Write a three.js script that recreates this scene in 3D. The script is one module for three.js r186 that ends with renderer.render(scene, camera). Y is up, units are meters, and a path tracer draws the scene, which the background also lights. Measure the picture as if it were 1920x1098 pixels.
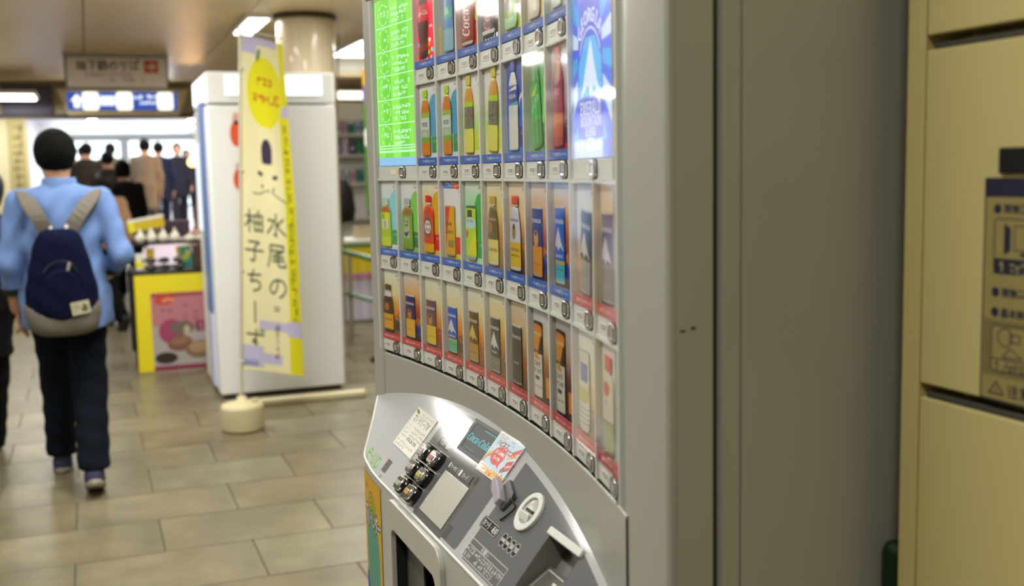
import * as THREE from 'three';
import { RoundedBoxGeometry } from 'three/addons/geometries/RoundedBoxGeometry.js';
import { mergeGeometries, toCreasedNormals } from 'three/addons/utils/BufferGeometryUtils.js';
import { RectAreaLightUniformsLib } from 'three/addons/lights/RectAreaLightUniformsLib.js';

// ---------------------------------------------------------------- camera, exposure, light
const scene = new THREE.Scene();
scene.background = new THREE.Color(0x0b0a09);
const camera = new THREE.PerspectiveCamera(30.06, 1920 / 1098, 0.05, 120);
camera.position.set(0, 1.5, 0);
camera.rotation.order = 'YXZ';
camera.rotation.set(THREE.MathUtils.degToRad(-6.474), THREE.MathUtils.degToRad(-21.063), THREE.MathUtils.degToRad(-1.2));
camera.focus = 1.7;
camera.userData.fStop = 3.95;
const renderer = new THREE.WebGLRenderer({ antialias: true });
renderer.toneMapping = THREE.LinearToneMapping;
renderer.toneMappingExposure = 1.0;
renderer.shadowMap.enabled = true;
RectAreaLightUniformsLib.init();
const CEIL = 2.75;
const HALL_LIGHT = 28, NEAR_LIGHT = 30, FAR_LIGHT = 18;          // fluorescent fittings: hall row, brighter passage beyond the beam
const LAMP_COLOR = new THREE.Color(1.0, 0.97, 0.9), FAR_COLOR = new THREE.Color(0.96, 0.95, 1.0);

// ---------------------------------------------------------------- helpers
let seed = 7;
const rnd = () => { seed = (seed * 1664525 + 1013904223) >>> 0; return seed / 4294967296; };
const rr = (a, b) => a + (b - a) * rnd();
const taken = new Map();
const numbered = (n) => { const k = taken.get(n) || 0; taken.set(n, k + 1); return k ? n + '_' + String(k).padStart(3, '0') : n; };
function add(name, geo, mat, parent, pos, rot) {
  const m = new THREE.Mesh(geo, mat);
  m.name = parent && parent !== scene ? name : numbered(name);
  if (pos) m.position.set(...pos);
  if (rot) m.rotation.set(...rot);
  m.castShadow = m.receiveShadow = true;
  (parent || scene).add(m);
  return m;
}
function grp(name, parent, pos, rotY) {
  const g = new THREE.Group(); g.name = name; if (pos) g.position.set(...pos); if (rotY) g.rotation.y = rotY;
  parent.add(g); return g;
}
function tag(o, label, category, group) { o.userData.label = label; o.userData.category = category; if (group) o.userData.group = group; return o; }
function thing(name, label, category, pos = [0, 0, 0], rotY = 0, group) {
  const g = new THREE.Group(); g.name = numbered(name); g.position.set(...pos); g.rotation.y = rotY; scene.add(g);
  return tag(g, label, category, group);
}
const structure = (o) => { o.userData.kind = 'structure'; return o; };
const box = (w, h, d, x = 0, y = 0, z = 0) => new THREE.BoxGeometry(w, h, d).translate(x, y, z);
const rbox = (w, h, d, r, x = 0, y = 0, z = 0) => new RoundedBoxGeometry(w, h, d, 3, Math.min(r, w / 2.01, h / 2.01, d / 2.01)).translate(x, y, z);
const cylG = (r0, r1, h, x = 0, y = 0, z = 0, n = 24) => new THREE.CylinderGeometry(r1, r0, h, n).translate(x, y, z);
const V = (x, y, z) => new THREE.Vector3(x, y, z);
const tube = (pts, r, n = 24, k = 8) => new THREE.TubeGeometry(new THREE.CatmullRomCurve3(pts.map((p) => V(...p)), false, 'centripetal'), n, r, k, false);
function rod(a, b, r, k = 10) {
  const A = V(...a), D = V(...b).sub(A), L = D.length();
  const g = new THREE.CylinderGeometry(r, r, L, k);
  g.applyQuaternion(new THREE.Quaternion().setFromUnitVectors(V(0, 1, 0), D.normalize()));
  const M = V(...a).add(V(...b)).multiplyScalar(0.5);
  return g.translate(M.x, M.y, M.z);
}
const merge = (list) => mergeGeometries(list.map((g) => (g.index ? g.toNonIndexed() : g)).map((g) => { for (const k of Object.keys(g.attributes)) if (!['position', 'normal', 'uv'].includes(k)) g.deleteAttribute(k); return g; }));
function rrShape(w, h, r) {
  const s = new THREE.Shape(), x = -w / 2, y = -h / 2;
  s.moveTo(x + r, y); s.lineTo(x + w - r, y); s.absarc(x + w - r, y + r, r, -Math.PI / 2, 0); s.lineTo(x + w, y + h - r); s.absarc(x + w - r, y + h - r, r, 0, Math.PI / 2);
  s.lineTo(x + r, y + h); s.absarc(x + r, y + h - r, r, Math.PI / 2, Math.PI); s.lineTo(x, y + r); s.absarc(x + r, y + r, r, Math.PI, Math.PI * 1.5);
  return s;
}
const extr = (s, d, bevel = 0, seg = 6) => new THREE.ExtrudeGeometry(s, { depth: d, bevelEnabled: bevel > 0, bevelSize: bevel, bevelThickness: bevel, bevelSegments: 2, curveSegments: seg });
// a plan outline [x, z] raised between two heights
function prism(pts, y0, y1) {
  const s = new THREE.Shape(pts.map(([x, z]) => new THREE.Vector2(x, -z)));
  return new THREE.ExtrudeGeometry(s, { depth: y1 - y0, bevelEnabled: false }).rotateX(-Math.PI / 2).translate(0, y0, 0);
}
const std = (color, roughness = 0.6, o = {}) => new THREE.MeshStandardMaterial({ color, roughness, ...o });
const phys = (color, roughness, o = {}) => new THREE.MeshPhysicalMaterial({ color, roughness, ...o });
function canvas(w, h, draw) {
  const c = document.createElement('canvas'); c.width = w; c.height = h;
  const x = c.getContext('2d'); draw(x, w, h); return c;
}
function tex(w, h, draw, srgb = true) {
  const t = new THREE.CanvasTexture(canvas(w, h, draw)); if (srgb) t.colorSpace = THREE.SRGBColorSpace; return t;
}
// value noise sheet for grain (tileable)
function noiseTex(n, octaves, lo, hi, srgb = false, tint) {
  const d = new Uint8Array(n * n * 4), grids = octaves.map(([f, a]) => ({ f, a, g: Float32Array.from({ length: f * f }, rnd) }));
  const tot = octaves.reduce((s, o) => s + o[1], 0);
  for (let y = 0; y < n; y++) for (let x = 0; x < n; x++) {
    let v = 0;
    for (const { f, a, g } of grids) {
      const u = x / n * f, w = y / n * f, i = Math.floor(u), j = Math.floor(w), p = u - i, q = w - j, P = p * p * (3 - 2 * p), Q = q * q * (3 - 2 * q);
      const at = (a2, b2) => g[((b2 + f) % f) * f + (a2 + f) % f];
      v += a * ((at(i, j) * (1 - P) + at(i + 1, j) * P) * (1 - Q) + (at(i, j + 1) * (1 - P) + at(i + 1, j + 1) * P) * Q);
    }
    v = lo + (hi - lo) * v / tot; const o = (y * n + x) * 4, t = tint || [1, 1, 1];
    d[o] = 255 * v * t[0]; d[o + 1] = 255 * v * t[1]; d[o + 2] = 255 * v * t[2]; d[o + 3] = 255;
  }
  const t = new THREE.DataTexture(d, n, n); t.wrapS = t.wrapT = THREE.RepeatWrapping; t.magFilter = THREE.LinearFilter; if (srgb) t.colorSpace = THREE.SRGBColorSpace; t.needsUpdate = true; return t;
}
// stroke lettering (100 x 100 box, y down); a stroke that begins with 0 as first entry of length-odd list is smoothed
const S = (...p) => ({ p }), C = (...p) => ({ p, c: 1 });
const TICKS = [S(80, 4, 87, 16), S(91, 0, 98, 12)];
const G = {
  水: [S(50, 5, 50, 90, 40, 82), S(12, 30, 40, 30, 30, 55, 8, 80), S(85, 22, 62, 42), S(52, 40, 70, 65, 95, 82)],
  尾: [S(20, 10, 82, 10, 82, 30, 20, 30), S(20, 10, 20, 50, 8, 92), S(70, 38, 35, 46), S(32, 58, 80, 52), S(30, 72, 84, 66), S(55, 42, 55, 84, 62, 90, 90, 90, 90, 78)],
  の: [C(52, 20, 48, 55, 30, 80, 12, 62, 22, 34, 50, 18, 80, 26, 90, 52, 76, 78, 58, 88)],
  柚: [S(8, 32, 46, 32), S(27, 6, 27, 94), S(27, 36, 18, 58, 5, 72), S(29, 42, 44, 58), S(54, 28, 54, 90), S(54, 28, 94, 28, 94, 90), S(74, 8, 74, 88), S(54, 58, 94, 58), S(54, 88, 94, 88)],
  子: [S(22, 14, 76, 14, 52, 36), S(52, 36, 52, 86, 40, 92, 32, 86), S(6, 48, 94, 48)],
  ち: [S(18, 28, 80, 24), C(44, 8, 36, 40, 28, 58, 55, 46, 80, 58, 76, 82, 45, 92)],
  '|': [S(50, 8, 50, 92)], ー: [S(8, 50, 92, 50)], '~': [C(6, 56, 26, 40, 50, 50, 74, 60, 94, 44)], '・': [S(46, 50, 54, 50), S(50, 46, 50, 54)],
  ず: [S(10, 28, 90, 28), C(54, 8, 54, 60, 42, 66, 36, 54, 46, 46, 56, 56, 54, 78, 36, 94), S(74, 6, 80, 16), S(86, 2, 92, 12)],
  地: [S(4, 38, 38, 38), S(21, 12, 21, 78), S(2, 82, 40, 74), S(48, 34, 48, 82, 56, 90, 92, 90, 94, 72), S(44, 52, 88, 36, 86, 66, 76, 66), S(66, 10, 66, 76)],
  下: [S(8, 14, 92, 14), S(50, 14, 50, 94), S(54, 36, 76, 54)],
  鉄: [S(24, 4, 6, 34), S(24, 8, 44, 28), S(12, 38, 40, 38), S(8, 54, 44, 54), S(26, 38, 26, 86), S(4, 90, 46, 84), S(12, 64, 16, 78), S(40, 62, 34, 78), S(62, 10, 54, 34), S(56, 28, 92, 28), S(50, 52, 96, 52), S(74, 8, 74, 52, 66, 76, 48, 94), S(76, 56, 96, 92)],
  り: [C(30, 10, 26, 50, 34, 56, 44, 40), C(68, 8, 72, 50, 62, 80, 42, 94)],
  ば: [S(18, 10, 14, 52, 20, 90), S(40, 32, 84, 32), C(64, 10, 64, 74, 50, 88, 40, 76, 54, 66, 88, 84), ...TICKS],
  ぼ: [S(18, 10, 14, 52, 20, 90), S(40, 20, 80, 20), S(40, 42, 84, 42), C(62, 20, 62, 74, 50, 88, 40, 76, 54, 66, 88, 84), ...TICKS],
  つ: [C(8, 38, 50, 22, 86, 34, 84, 64, 40, 84)], っ: [C(20, 58, 50, 48, 78, 56, 76, 76, 44, 90)],
  め: [C(26, 18, 34, 56, 46, 80), C(66, 10, 54, 54, 26, 84, 12, 66, 26, 40, 60, 30, 88, 50, 84, 76, 60, 92)],
  た: [S(8, 28, 56, 28), C(34, 8, 26, 56, 10, 92), S(58, 48, 90, 48), C(56, 72, 62, 88, 94, 88)],
  い: [C(20, 20, 18, 60, 32, 84, 40, 66), C(72, 24, 86, 46, 88, 70)],
  あ: [S(16, 24, 84, 22), C(44, 6, 42, 54, 50, 92), C(70, 38, 54, 74, 26, 90, 14, 72, 36, 48, 70, 44, 90, 66, 62, 94)],
  か: [C(8, 34, 56, 28, 60, 50, 46, 90, 36, 84), C(36, 8, 28, 50, 8, 90), S(74, 20, 94, 48)],
  お: [S(10, 28, 60, 26), C(34, 8, 34, 72, 20, 84, 12, 72, 34, 52, 72, 46, 88, 66, 60, 90), S(72, 14, 92, 32)],
  返: [S(20, 10, 28, 20), S(12, 36, 28, 36, 22, 62, 8, 80), C(20, 70, 40, 86, 94, 90), S(42, 14, 90, 10), S(44, 14, 44, 44, 34, 72), S(46, 34, 84, 34, 66, 60, 44, 76), S(56, 46, 88, 76)],
  却: [S(6, 28, 48, 28), S(26, 8, 26, 52), S(2, 52, 52, 52), S(28, 54, 12, 82, 46, 76), S(40, 64, 50, 86), S(60, 16, 60, 94), S(60, 16, 90, 16, 90, 66, 80, 72)],
  マ: [S(12, 20, 88, 20, 60, 56), S(36, 48, 62, 82)],
  ネ: [S(46, 4, 54, 14), S(14, 26, 80, 26, 50, 56, 10, 76), S(52, 54, 52, 96), S(64, 58, 86, 76)],
  選: [S(16, 10, 26, 22), S(8, 40, 26, 40, 14, 66), C(14, 72, 34, 86, 94, 92), S(40, 10, 60, 10, 60, 24, 42, 24, 42, 36, 62, 36), S(68, 10, 88, 10, 88, 24, 70, 24, 70, 36, 90, 36), S(40, 50, 92, 50), S(34, 66, 96, 66), S(56, 40, 56, 64), S(76, 40, 76, 64), S(52, 70, 42, 82), S(78, 70, 90, 82)],
  択: [S(4, 30, 38, 30), S(22, 6, 22, 88, 12, 82), S(4, 64, 38, 54), S(50, 12, 90, 12, 90, 44, 50, 44), S(50, 12, 50, 54, 38, 92), S(68, 46, 78, 72, 96, 92)],
  ハ: [S(34, 20, 28, 54, 8, 86), S(64, 18, 78, 48, 94, 86)],
  ピ: [S(16, 12, 16, 78, 30, 86, 84, 84), S(16, 46, 74, 36), C(80, 10, 88, 4, 96, 10, 88, 18, 80, 10)],
  ス: [S(16, 18, 78, 18, 50, 60, 10, 90), S(54, 56, 88, 88)], ク: [S(36, 6, 28, 28, 10, 48), S(30, 22, 82, 22, 68, 60, 28, 94)],
  エ: [S(16, 20, 84, 20), S(50, 20, 50, 80), S(6, 82, 94, 82)], ト: [S(34, 6, 34, 94), S(36, 38, 76, 56)],
  ケ: [S(30, 6, 22, 32, 6, 52), S(24, 28, 92, 28), S(62, 28, 56, 64, 30, 94)], タ: [S(36, 4, 28, 28, 8, 50), S(30, 22, 82, 22, 66, 62, 26, 94), S(32, 44, 64, 64)],
  イ: [S(80, 6, 50, 36, 6, 58), S(50, 36, 50, 96)], カ: [S(10, 28, 84, 28, 78, 84, 62, 82), S(44, 6, 38, 50, 8, 92)],
  ド: [S(34, 6, 34, 94), S(36, 38, 76, 56), ...TICKS], ベ: [C(4, 56, 32, 26, 60, 52, 96, 74), S(62, 12, 70, 24), S(76, 6, 84, 18)], ン: [S(12, 22, 34, 36), S(10, 84, 60, 66, 90, 24)],
  ダ: [S(36, 4, 28, 28, 8, 50), S(30, 22, 78, 22, 66, 62, 26, 94), S(32, 44, 64, 64), ...TICKS],
  く: [S(70, 8, 26, 48, 72, 92)], と: [S(30, 8, 40, 44), C(82, 28, 30, 56, 24, 80, 50, 92, 86, 86)],
  友: [S(8, 26, 92, 26), S(42, 4, 36, 44, 8, 92), S(34, 46, 80, 46, 60, 76, 26, 96), S(40, 56, 88, 94)],
  達: [S(16, 10, 26, 22), S(8, 40, 26, 40, 14, 66), C(14, 72, 34, 86, 94, 92), S(44, 16, 88, 16), S(66, 4, 66, 32), S(38, 32, 94, 32), S(44, 48, 88, 48), S(38, 62, 94, 62), S(66, 36, 66, 84)],
  に: [S(18, 10, 14, 54, 22, 90), S(44, 28, 84, 26), C(42, 66, 52, 86, 90, 82)], な: [S(8, 26, 52, 24), S(34, 6, 24, 48), S(66, 20, 88, 34), C(64, 42, 66, 74, 48, 90, 36, 76, 56, 66, 88, 86)],
  て: [S(8, 22, 88, 18), C(84, 18, 44, 44, 46, 78, 76, 92)], ね: [S(24, 6, 24, 94), S(8, 28, 40, 24, 10, 74), C(24, 56, 56, 30, 82, 46, 80, 80, 58, 92, 52, 76, 92, 86)],
  願: [S(6, 12, 50, 12), S(8, 12, 8, 56, 2, 92), S(18, 26, 46, 26, 46, 52, 18, 52, 18, 26), S(18, 39, 46, 39), S(32, 52, 32, 90), S(20, 64, 12, 82), S(44, 64, 52, 80), S(56, 10, 98, 10), S(78, 10, 72, 22), S(62, 24, 94, 24, 94, 70, 62, 70, 62, 24), S(62, 40, 94, 40), S(62, 54, 94, 54), S(70, 74, 56, 92), S(86, 74, 98, 92)],
  注: [S(12, 12, 24, 24), S(6, 38, 18, 48), S(8, 88, 28, 60), S(60, 4, 68, 14), S(38, 26, 94, 26), S(42, 54, 90, 54), S(32, 90, 98, 90), S(66, 26, 66, 90)],
  意: [S(50, 2, 50, 12), S(16, 14, 84, 14), S(34, 18, 38, 28), S(66, 18, 60, 28), S(6, 32, 94, 32), S(26, 40, 74, 40, 74, 62, 26, 62, 26, 40), S(26, 51, 74, 51), S(18, 72, 10, 88), C(34, 70, 36, 92, 70, 92, 72, 82), S(50, 66, 56, 76), S(80, 68, 92, 84)],
  物: [S(14, 14, 8, 34), S(8, 30, 44, 30), S(4, 64, 46, 52), S(26, 4, 26, 96), S(58, 4, 46, 40), S(54, 22, 94, 22, 90, 84, 78, 82), S(66, 24, 50, 66), S(82, 24, 58, 88)],
  荷: [S(6, 14, 94, 14), S(30, 4, 30, 22), S(70, 4, 70, 22), S(28, 26, 8, 60), S(20, 46, 20, 96), S(34, 34, 96, 34), S(84, 34, 84, 90, 72, 86), S(42, 50, 66, 50, 66, 72, 42, 72, 42, 50)],
  本: [S(8, 28, 92, 28), S(50, 4, 50, 96), S(48, 30, 8, 78), S(52, 30, 92, 78), S(32, 74, 68, 74)],
  基: [S(12, 16, 88, 16), S(32, 4, 32, 52), S(68, 4, 68, 52), S(32, 28, 68, 28), S(32, 40, 68, 40), S(4, 52, 96, 52), S(30, 54, 8, 74), S(70, 54, 92, 74), S(30, 72, 70, 72), S(50, 60, 50, 92), S(12, 92, 88, 92)],
  料: [S(8, 20, 16, 38), S(44, 18, 34, 38), S(4, 46, 50, 46), S(26, 6, 26, 96), S(24, 48, 4, 78), S(30, 50, 48, 72), S(60, 16, 70, 26), S(56, 40, 68, 50), S(52, 70, 96, 60), S(82, 4, 82, 96)],
};
function glyph(x, ch, px, py, w, h, lw) {
  x.lineWidth = lw; x.lineCap = 'round'; x.lineJoin = 'round';
  for (const { p, c } of G[ch] || []) {
    const q = []; for (let i = 0; i < p.length; i += 2) q.push([px + p[i] * w / 100, py + p[i + 1] * h / 100]);
    x.beginPath(); x.moveTo(...q[0]);
    if (c) { for (let i = 1; i < q.length - 1; i++) x.quadraticCurveTo(q[i][0], q[i][1], (q[i][0] + q[i + 1][0]) / 2, (q[i][1] + q[i + 1][1]) / 2); x.lineTo(...q[q.length - 1]); }
    else for (let i = 1; i < q.length; i++) x.lineTo(...q[i]);
    x.stroke();
  }
}
function word(x, str, px, py, s, lw, color, step = 1.02, vertical = false, sy = 1) {
  x.strokeStyle = color;
  [...str].forEach((ch, i) => glyph(x, ch, px + (vertical ? 0 : i * s * step), py + (vertical ? i * s * sy * step : 0), s, s * sy, lw));
}
// fine print too small to read in the photograph
function smallPrint(x, px, py, n, s, color, vertical = false, lw = 1) {
  x.strokeStyle = color; x.lineWidth = lw;
  for (let i = 0; i < n; i++) {
    const a = px + (vertical ? 0 : i * s * 1.1), b = py + (vertical ? i * s * 1.1 : 0);
    if (rnd() < 0.08) continue;
    x.beginPath();
    for (let k = 0; k < 3; k++) { const u = rnd(); if (rnd() < 0.6) { x.moveTo(a + s * 0.05, b + s * u); x.lineTo(a + s * 0.9, b + s * (u * 0.8 + 0.1)); } else { x.moveTo(a + s * u, b + s * 0.05); x.lineTo(a + s * (u * 0.9), b + s * 0.95); } }
    x.stroke();
  }
}
function latin(x, str, px, py, size, color, o = {}) {
  x.save(); x.translate(px, py); if (o.rot) x.rotate(o.rot); if (o.skew) x.transform(1, 0, o.skew, 1, 0, 0); x.scale(o.sx || 1, 1);
  x.font = (o.bold === false ? '' : 'bold ') + size + 'px ' + (o.font || 'sans-serif'); x.textAlign = o.align || 'center'; x.textBaseline = 'middle';
  if (o.stroke) { x.lineWidth = o.lw || 2; x.strokeStyle = o.stroke; x.strokeText(str, 0, 0); }
  x.fillStyle = color; x.fillText(str, 0, 0); x.restore();
}
const fillR = (x, c, a, b, w, h) => { x.fillStyle = c; x.fillRect(a, b, w, h); };
function roundRect(x, a, b, w, h, r) { x.beginPath(); x.moveTo(a + r, b); x.arcTo(a + w, b, a + w, b + h, r); x.arcTo(a + w, b + h, a, b + h, r); x.arcTo(a, b + h, a, b, r); x.arcTo(a, b, a + w, b, r); x.closePath(); }
const grad = (x, y0, y1, stops) => { const g = x.createLinearGradient(0, y0, 0, y1); stops.forEach(([t, c]) => g.addColorStop(t, c)); return g; };
const ell = (x, c, a, b, rx, ry, rot = 0) => { x.fillStyle = c; x.beginPath(); x.ellipse(a, b, rx, ry, rot, 0, 7); x.fill(); };
const poly = (x, c, pts) => { x.fillStyle = c; x.beginPath(); pts.forEach(([a, b], i) => (i ? x.lineTo(a, b) : x.moveTo(a, b))); x.closePath(); x.fill(); };

const grain = noiseTex(256, [[8, 1], [32, 0.8], [128, 0.7]], 0.2, 0.8);
const M = {
  beige: std(new THREE.Color(0.56, 0.5, 0.36), 0.75),
  white: std(new THREE.Color(0.72, 0.72, 0.69), 0.5),
  black: std(0x0c0c0c, 0.5),
  dark: std(0x1b1b1a, 0.6),
  chrome: std(0xd8d8d8, 0.14, { metalness: 1 }),
  steel: std(0xb0b0ac, 0.35, { metalness: 0.9 }),
};
const lampMat = (c, k) => std(0x222222, 0.5, { emissive: c, emissiveIntensity: k });
// ---------------------------------------------------------------- setting: floor, ceiling, walls, passage beyond the beam
{
  const floor = structure(grp('floor', scene)); tag(floor, 'beige stone tile floor of the station concourse', 'floor');
  const slab = std(new THREE.Color(0.1, 0.088, 0.06), 0.9);
  add('screed', box(12, 0.1, 21, -0.5, -0.057, -6.5), slab, floor);
  const stone = [0, 1, 2].map((k) => noiseTex(256, [[3, 1.2], [9, 1], [40, 0.5], [120, 0.5]], 0.62, 1.0, true, [[1, 0.955, 0.8], [1, 0.94, 0.77], [0.98, 0.95, 0.82]][k]));
  const tones = [[0.285, 0], [0.272, 1], [0.294, 2], [0.277, 0], [0.26, 1]].map(([v, k]) => phys(new THREE.Color(v, v * 0.97, v * 0.87), 0.34, { map: stone[k], roughnessMap: null, bumpMap: grain, bumpScale: 0.0004, specularIntensity: 0.8 }));
  const TW = 0.6825, TD = 0.4437, gx = 0.007;
  const tileG = [0, 1, 2].map((k) => {
    const g = box(TW - gx, 0.02, TD - gx, 0, -0.01, 0); const uv = g.attributes.uv;
    for (let i = 0; i < uv.count; i++) uv.setXY(i, uv.getX(i) * 0.7 + k * 0.29, uv.getY(i) * 0.45 + k * 0.37);
    return g;
  });
  // rows run across the hall; joints step by half a tile from row to row
  let n = 0; const rest = [];
  for (let k = -22; k <= 14; k++) {
    const z = -5.806 + (k + 0.5) * TD, off = (k & 1 ? 0.55 : 0.205);   // row k lies between line k and line k+1
    for (let i = -9; i <= 8; i++) {
      const x = off + i * TW + TW / 2;
      if (x < -6.4 || x > 5.4 || z > 3.9) continue;
      const seen = z < -3.2 && z > -13.5 && x > 0.02 * z - 0.9 && x < -z * 0.3 + 0.4;
      if (seen && n < 290) { const m = add('tile', tileG[(i * 7 + k * 3 + 90) % 3], tones[Math.floor(rnd() * 5)], floor, [x, rr(-0.0006, 0.0006), z]); n++; }
      else rest.push(tileG[(i + k + 90) % 3].clone().translate(x, 0, z));
    }
  }
  const r = add('paving', merge(rest), tones[0], floor); r.userData.kind = 'stuff';

  // the passage beyond the beam climbs a shallow ramp
  const ramp = structure(add('floor_ramp', prism([[-3, 0], [6, 0], [6, -1], [-3, -1]], 0, 0.1), M.white));
  ramp.geometry = new THREE.BufferGeometry();
  {
    const sh = new THREE.Shape([[-15.9, -0.05], [-15.9, 0.0], [-19.5, 0.38], [-45, 0.56], [-45, -0.05]].map(([z, y]) => new THREE.Vector2(-z, y)));
    const g = new THREE.ExtrudeGeometry(sh, { depth: 9, bevelEnabled: false }).rotateY(Math.PI / 2).translate(-3, 0, 0);
    ramp.geometry = g; ramp.material = std(new THREE.Color(0.5, 0.46, 0.5), 0.35);
  }
  tag(ramp, 'pale lilac sloping floor of the bright passage', 'ramp');
}
{
  // glossy ceiling panels
  const ceiling = structure(grp('ceiling', scene)); tag(ceiling, 'glossy beige panelled ceiling of the concourse', 'ceiling');
  add('ceiling_slab', box(12, 0.1, 20, -0.5, CEIL + 0.066, -6), M.dark, ceiling);
  const pm = [0.88, 0.83, 0.92].map((v) => phys(new THREE.Color(v, v * 0.82, v * 0.5), 0.38, { specularIntensity: 0.9, bumpMap: grain, bumpScale: 0.0006 }));
  const pg = box(1.19, 0.016, 1.49, 0, 0.008, 0);
  for (let i = -5; i < 5; i++) for (let k = -11; k < 3; k++) {
    const x = 0.05 + (i + 0.5) * 1.2, z = (k + 0.5) * 1.5 + 0.5;
    if (z < -15.5 || z > 3.9 || x < -6.3 || x > 5.4) continue;
    add('panel', pg, pm[(i * 5 + k * 3 + 60) % 3], ceiling, [x, CEIL, z]);
  }
}
const wallMat = std(new THREE.Color(0.6, 0.54, 0.4), 0.6, { bumpMap: grain, bumpScale: 0.0005 });
structure(tag(add('wall_left', box(0.15, 3, 20, -6.4, 1.4, -6), wallMat), 'cream wall along the far side of the concourse', 'wall'));
structure(tag(add('wall_back', box(12, 3, 0.15, -0.5, 1.4, 4), wallMat), 'cream wall closing the concourse', 'wall'));
structure(tag(add('wall_right', box(0.12, 3, 6.4, 1.27, 1.4, 0.8), wallMat), 'cream wall behind lockers and vending machine', 'wall'));
structure(tag(add('wall_side', box(0.15, 3, 20, 5.5, 1.4, -6), wallMat), 'cream wall beyond the shop side', 'wall'));
{
  // beam across the hall with its deep soffit box and perforated shutter housing
  const b = structure(grp('trim_1', scene)); tag(b, 'deep beige beam crossing the ceiling before the bright passage', 'beam');
  add('beam_face', box(11.8, 0.44, 0.3, -0.5, 2.54, -15.75), std(new THREE.Color(0.5, 0.43, 0.27), 0.45), b);
  add('beam_edge', box(11.8, 0.05, 0.36, -0.5, 2.31, -15.75), std(0x3a3636, 0.5), b);
  // side walls that narrow the way to the passage
  structure(tag(add('wall_passage_left', box(5.3, 2.3, 0.3, -3.34, 1.15, -15.75), std(new THREE.Color(0.72, 0.66, 0.42), 0.6)), 'cream wall panel left of the passage mouth with vertical lettering', 'wall'));
  structure(tag(add('wall_passage_right', box(3.9, 2.3, 0.3, 3.5, 1.15, -15.75), std(new THREE.Color(0.66, 0.6, 0.45), 0.6)), 'cream wall right of the passage mouth', 'wall'));
  // bright passage
  structure(tag(add('ceiling_passage', box(9, 0.1, 30, 1.5, 2.95, -30.8), std(new THREE.Color(0.8, 0.78, 0.8), 0.4)), 'white ceiling of the bright passage', 'ceiling'));
  const pw = std(new THREE.Color(0.78, 0.76, 0.8), 0.5);
  structure(tag(add('wall_passage_near', box(0.15, 3.2, 30, -1.15, 1.4, -30.9), pw), 'white wall on the left of the passage', 'wall'));
  structure(tag(add('wall_passage_far', box(0.15, 3.2, 30, 3.6, 1.4, -30.9), pw), 'white wall on the right of the passage', 'wall'));
  structure(tag(add('wall_end', box(9, 3.2, 0.2, 1.5, 1.5, -45), pw), 'white end wall of the passage', 'wall'));
}
// ---------------------------------------------------------------- lamps
function ceilingLamp(x, z, w, d, y, power, color, label, group, glow) {
  const t = thing('ceiling_lamp', label, 'lamp', [x, y, z], 0, group);
  add('housing', rbox(w + 0.06, 0.05, d + 0.06, 0.008, 0, -0.016, 0), M.white, t);
  add('diffuser', rbox(w, 0.03, d, 0.01, 0, -0.04, 0), lampMat(color, glow), t);
  const l = new THREE.RectAreaLight(color, power, w, d);
  l.position.set(0, -0.062, 0); l.rotation.x = -Math.PI / 2; l.castShadow = true; t.add(l);
  return t;
}
{
  for (const z of [-2.7, -5.2, -7.7, -11.8]) ceilingLamp(-1.35, z, 0.38, 0.8, CEIL, HALL_LIGHT * 0.8, LAMP_COLOR, 'fluorescent ceiling fitting in the row above the walkway', 'fluorescent fittings above the walkway', 8);
  for (const z of [-3.5, -5.1]) ceilingLamp(0.55, z, 0.3, 1.25, CEIL, HALL_LIGHT * 1.15, LAMP_COLOR, 'fluorescent ceiling fitting above the way to the white booth', 'fluorescent fittings before the booth', 8);
  ceilingLamp(-0.15, -7.1, 0.3, 1.0, CEIL, HALL_LIGHT * 1.2, LAMP_COLOR, 'fluorescent ceiling fitting before the yellow sweet stall', null, 8);
  for (const [z, k] of [[-1.2, 1.05], [0.7, 0.72]]) ceilingLamp(-0.35, z, 0.2, 1.0, CEIL, NEAR_LIGHT * k, LAMP_COLOR, 'slim ceiling fitting in front of the lockers', 'slim fittings before the lockers', 4);
  for (const z of [-3.0]) ceilingLamp(-4.4, z, 0.3, 1.25, CEIL, HALL_LIGHT * 0.6, LAMP_COLOR, 'fluorescent ceiling fitting near the cream side wall', null, 4);
  ceilingLamp(2.62, -10.75, 0.34, 1.3, CEIL, HALL_LIGHT, LAMP_COLOR, 'bright ceiling fitting above the green railing', null, 6);
  ceilingLamp(1.33, -9.3, 0.15, 0.95, CEIL, HALL_LIGHT, LAMP_COLOR, 'short ceiling fitting beside the round column', null, 6);
  ceilingLamp(2.3, -7.3, 0.34, 1.1, CEIL, HALL_LIGHT, LAMP_COLOR, 'ceiling fitting between the white booth and the shop', null, 4);
  ceilingLamp(-0.78, -14.6, 0.5, 0.9, CEIL - 0.22, HALL_LIGHT * 0.7, LAMP_COLOR, 'square lit box below the ceiling near the perforated panel', null, 7);
  for (const [x, z] of [[0.2, -18.5], [0.2, -22.5], [0.2, -27], [2.5, -18.5], [2.5, -22.5], [2.5, -27]]) ceilingLamp(x, z, 0.2, 3.4, 2.9, FAR_LIGHT, FAR_COLOR, 'long strip light on the ceiling of the bright passage', 'strip lights along the passage', 9);
  for (const [x, z] of [[0.55, -20.5], [2.2, -20.5], [0.9, -32], [2.4, -32]]) ceilingLamp(x, z, 1.3, 0.25, 2.9, FAR_LIGHT, FAR_COLOR, 'cross strip light on the ceiling of the bright passage', 'cross strip lights in the passage', 9);
}
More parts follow.
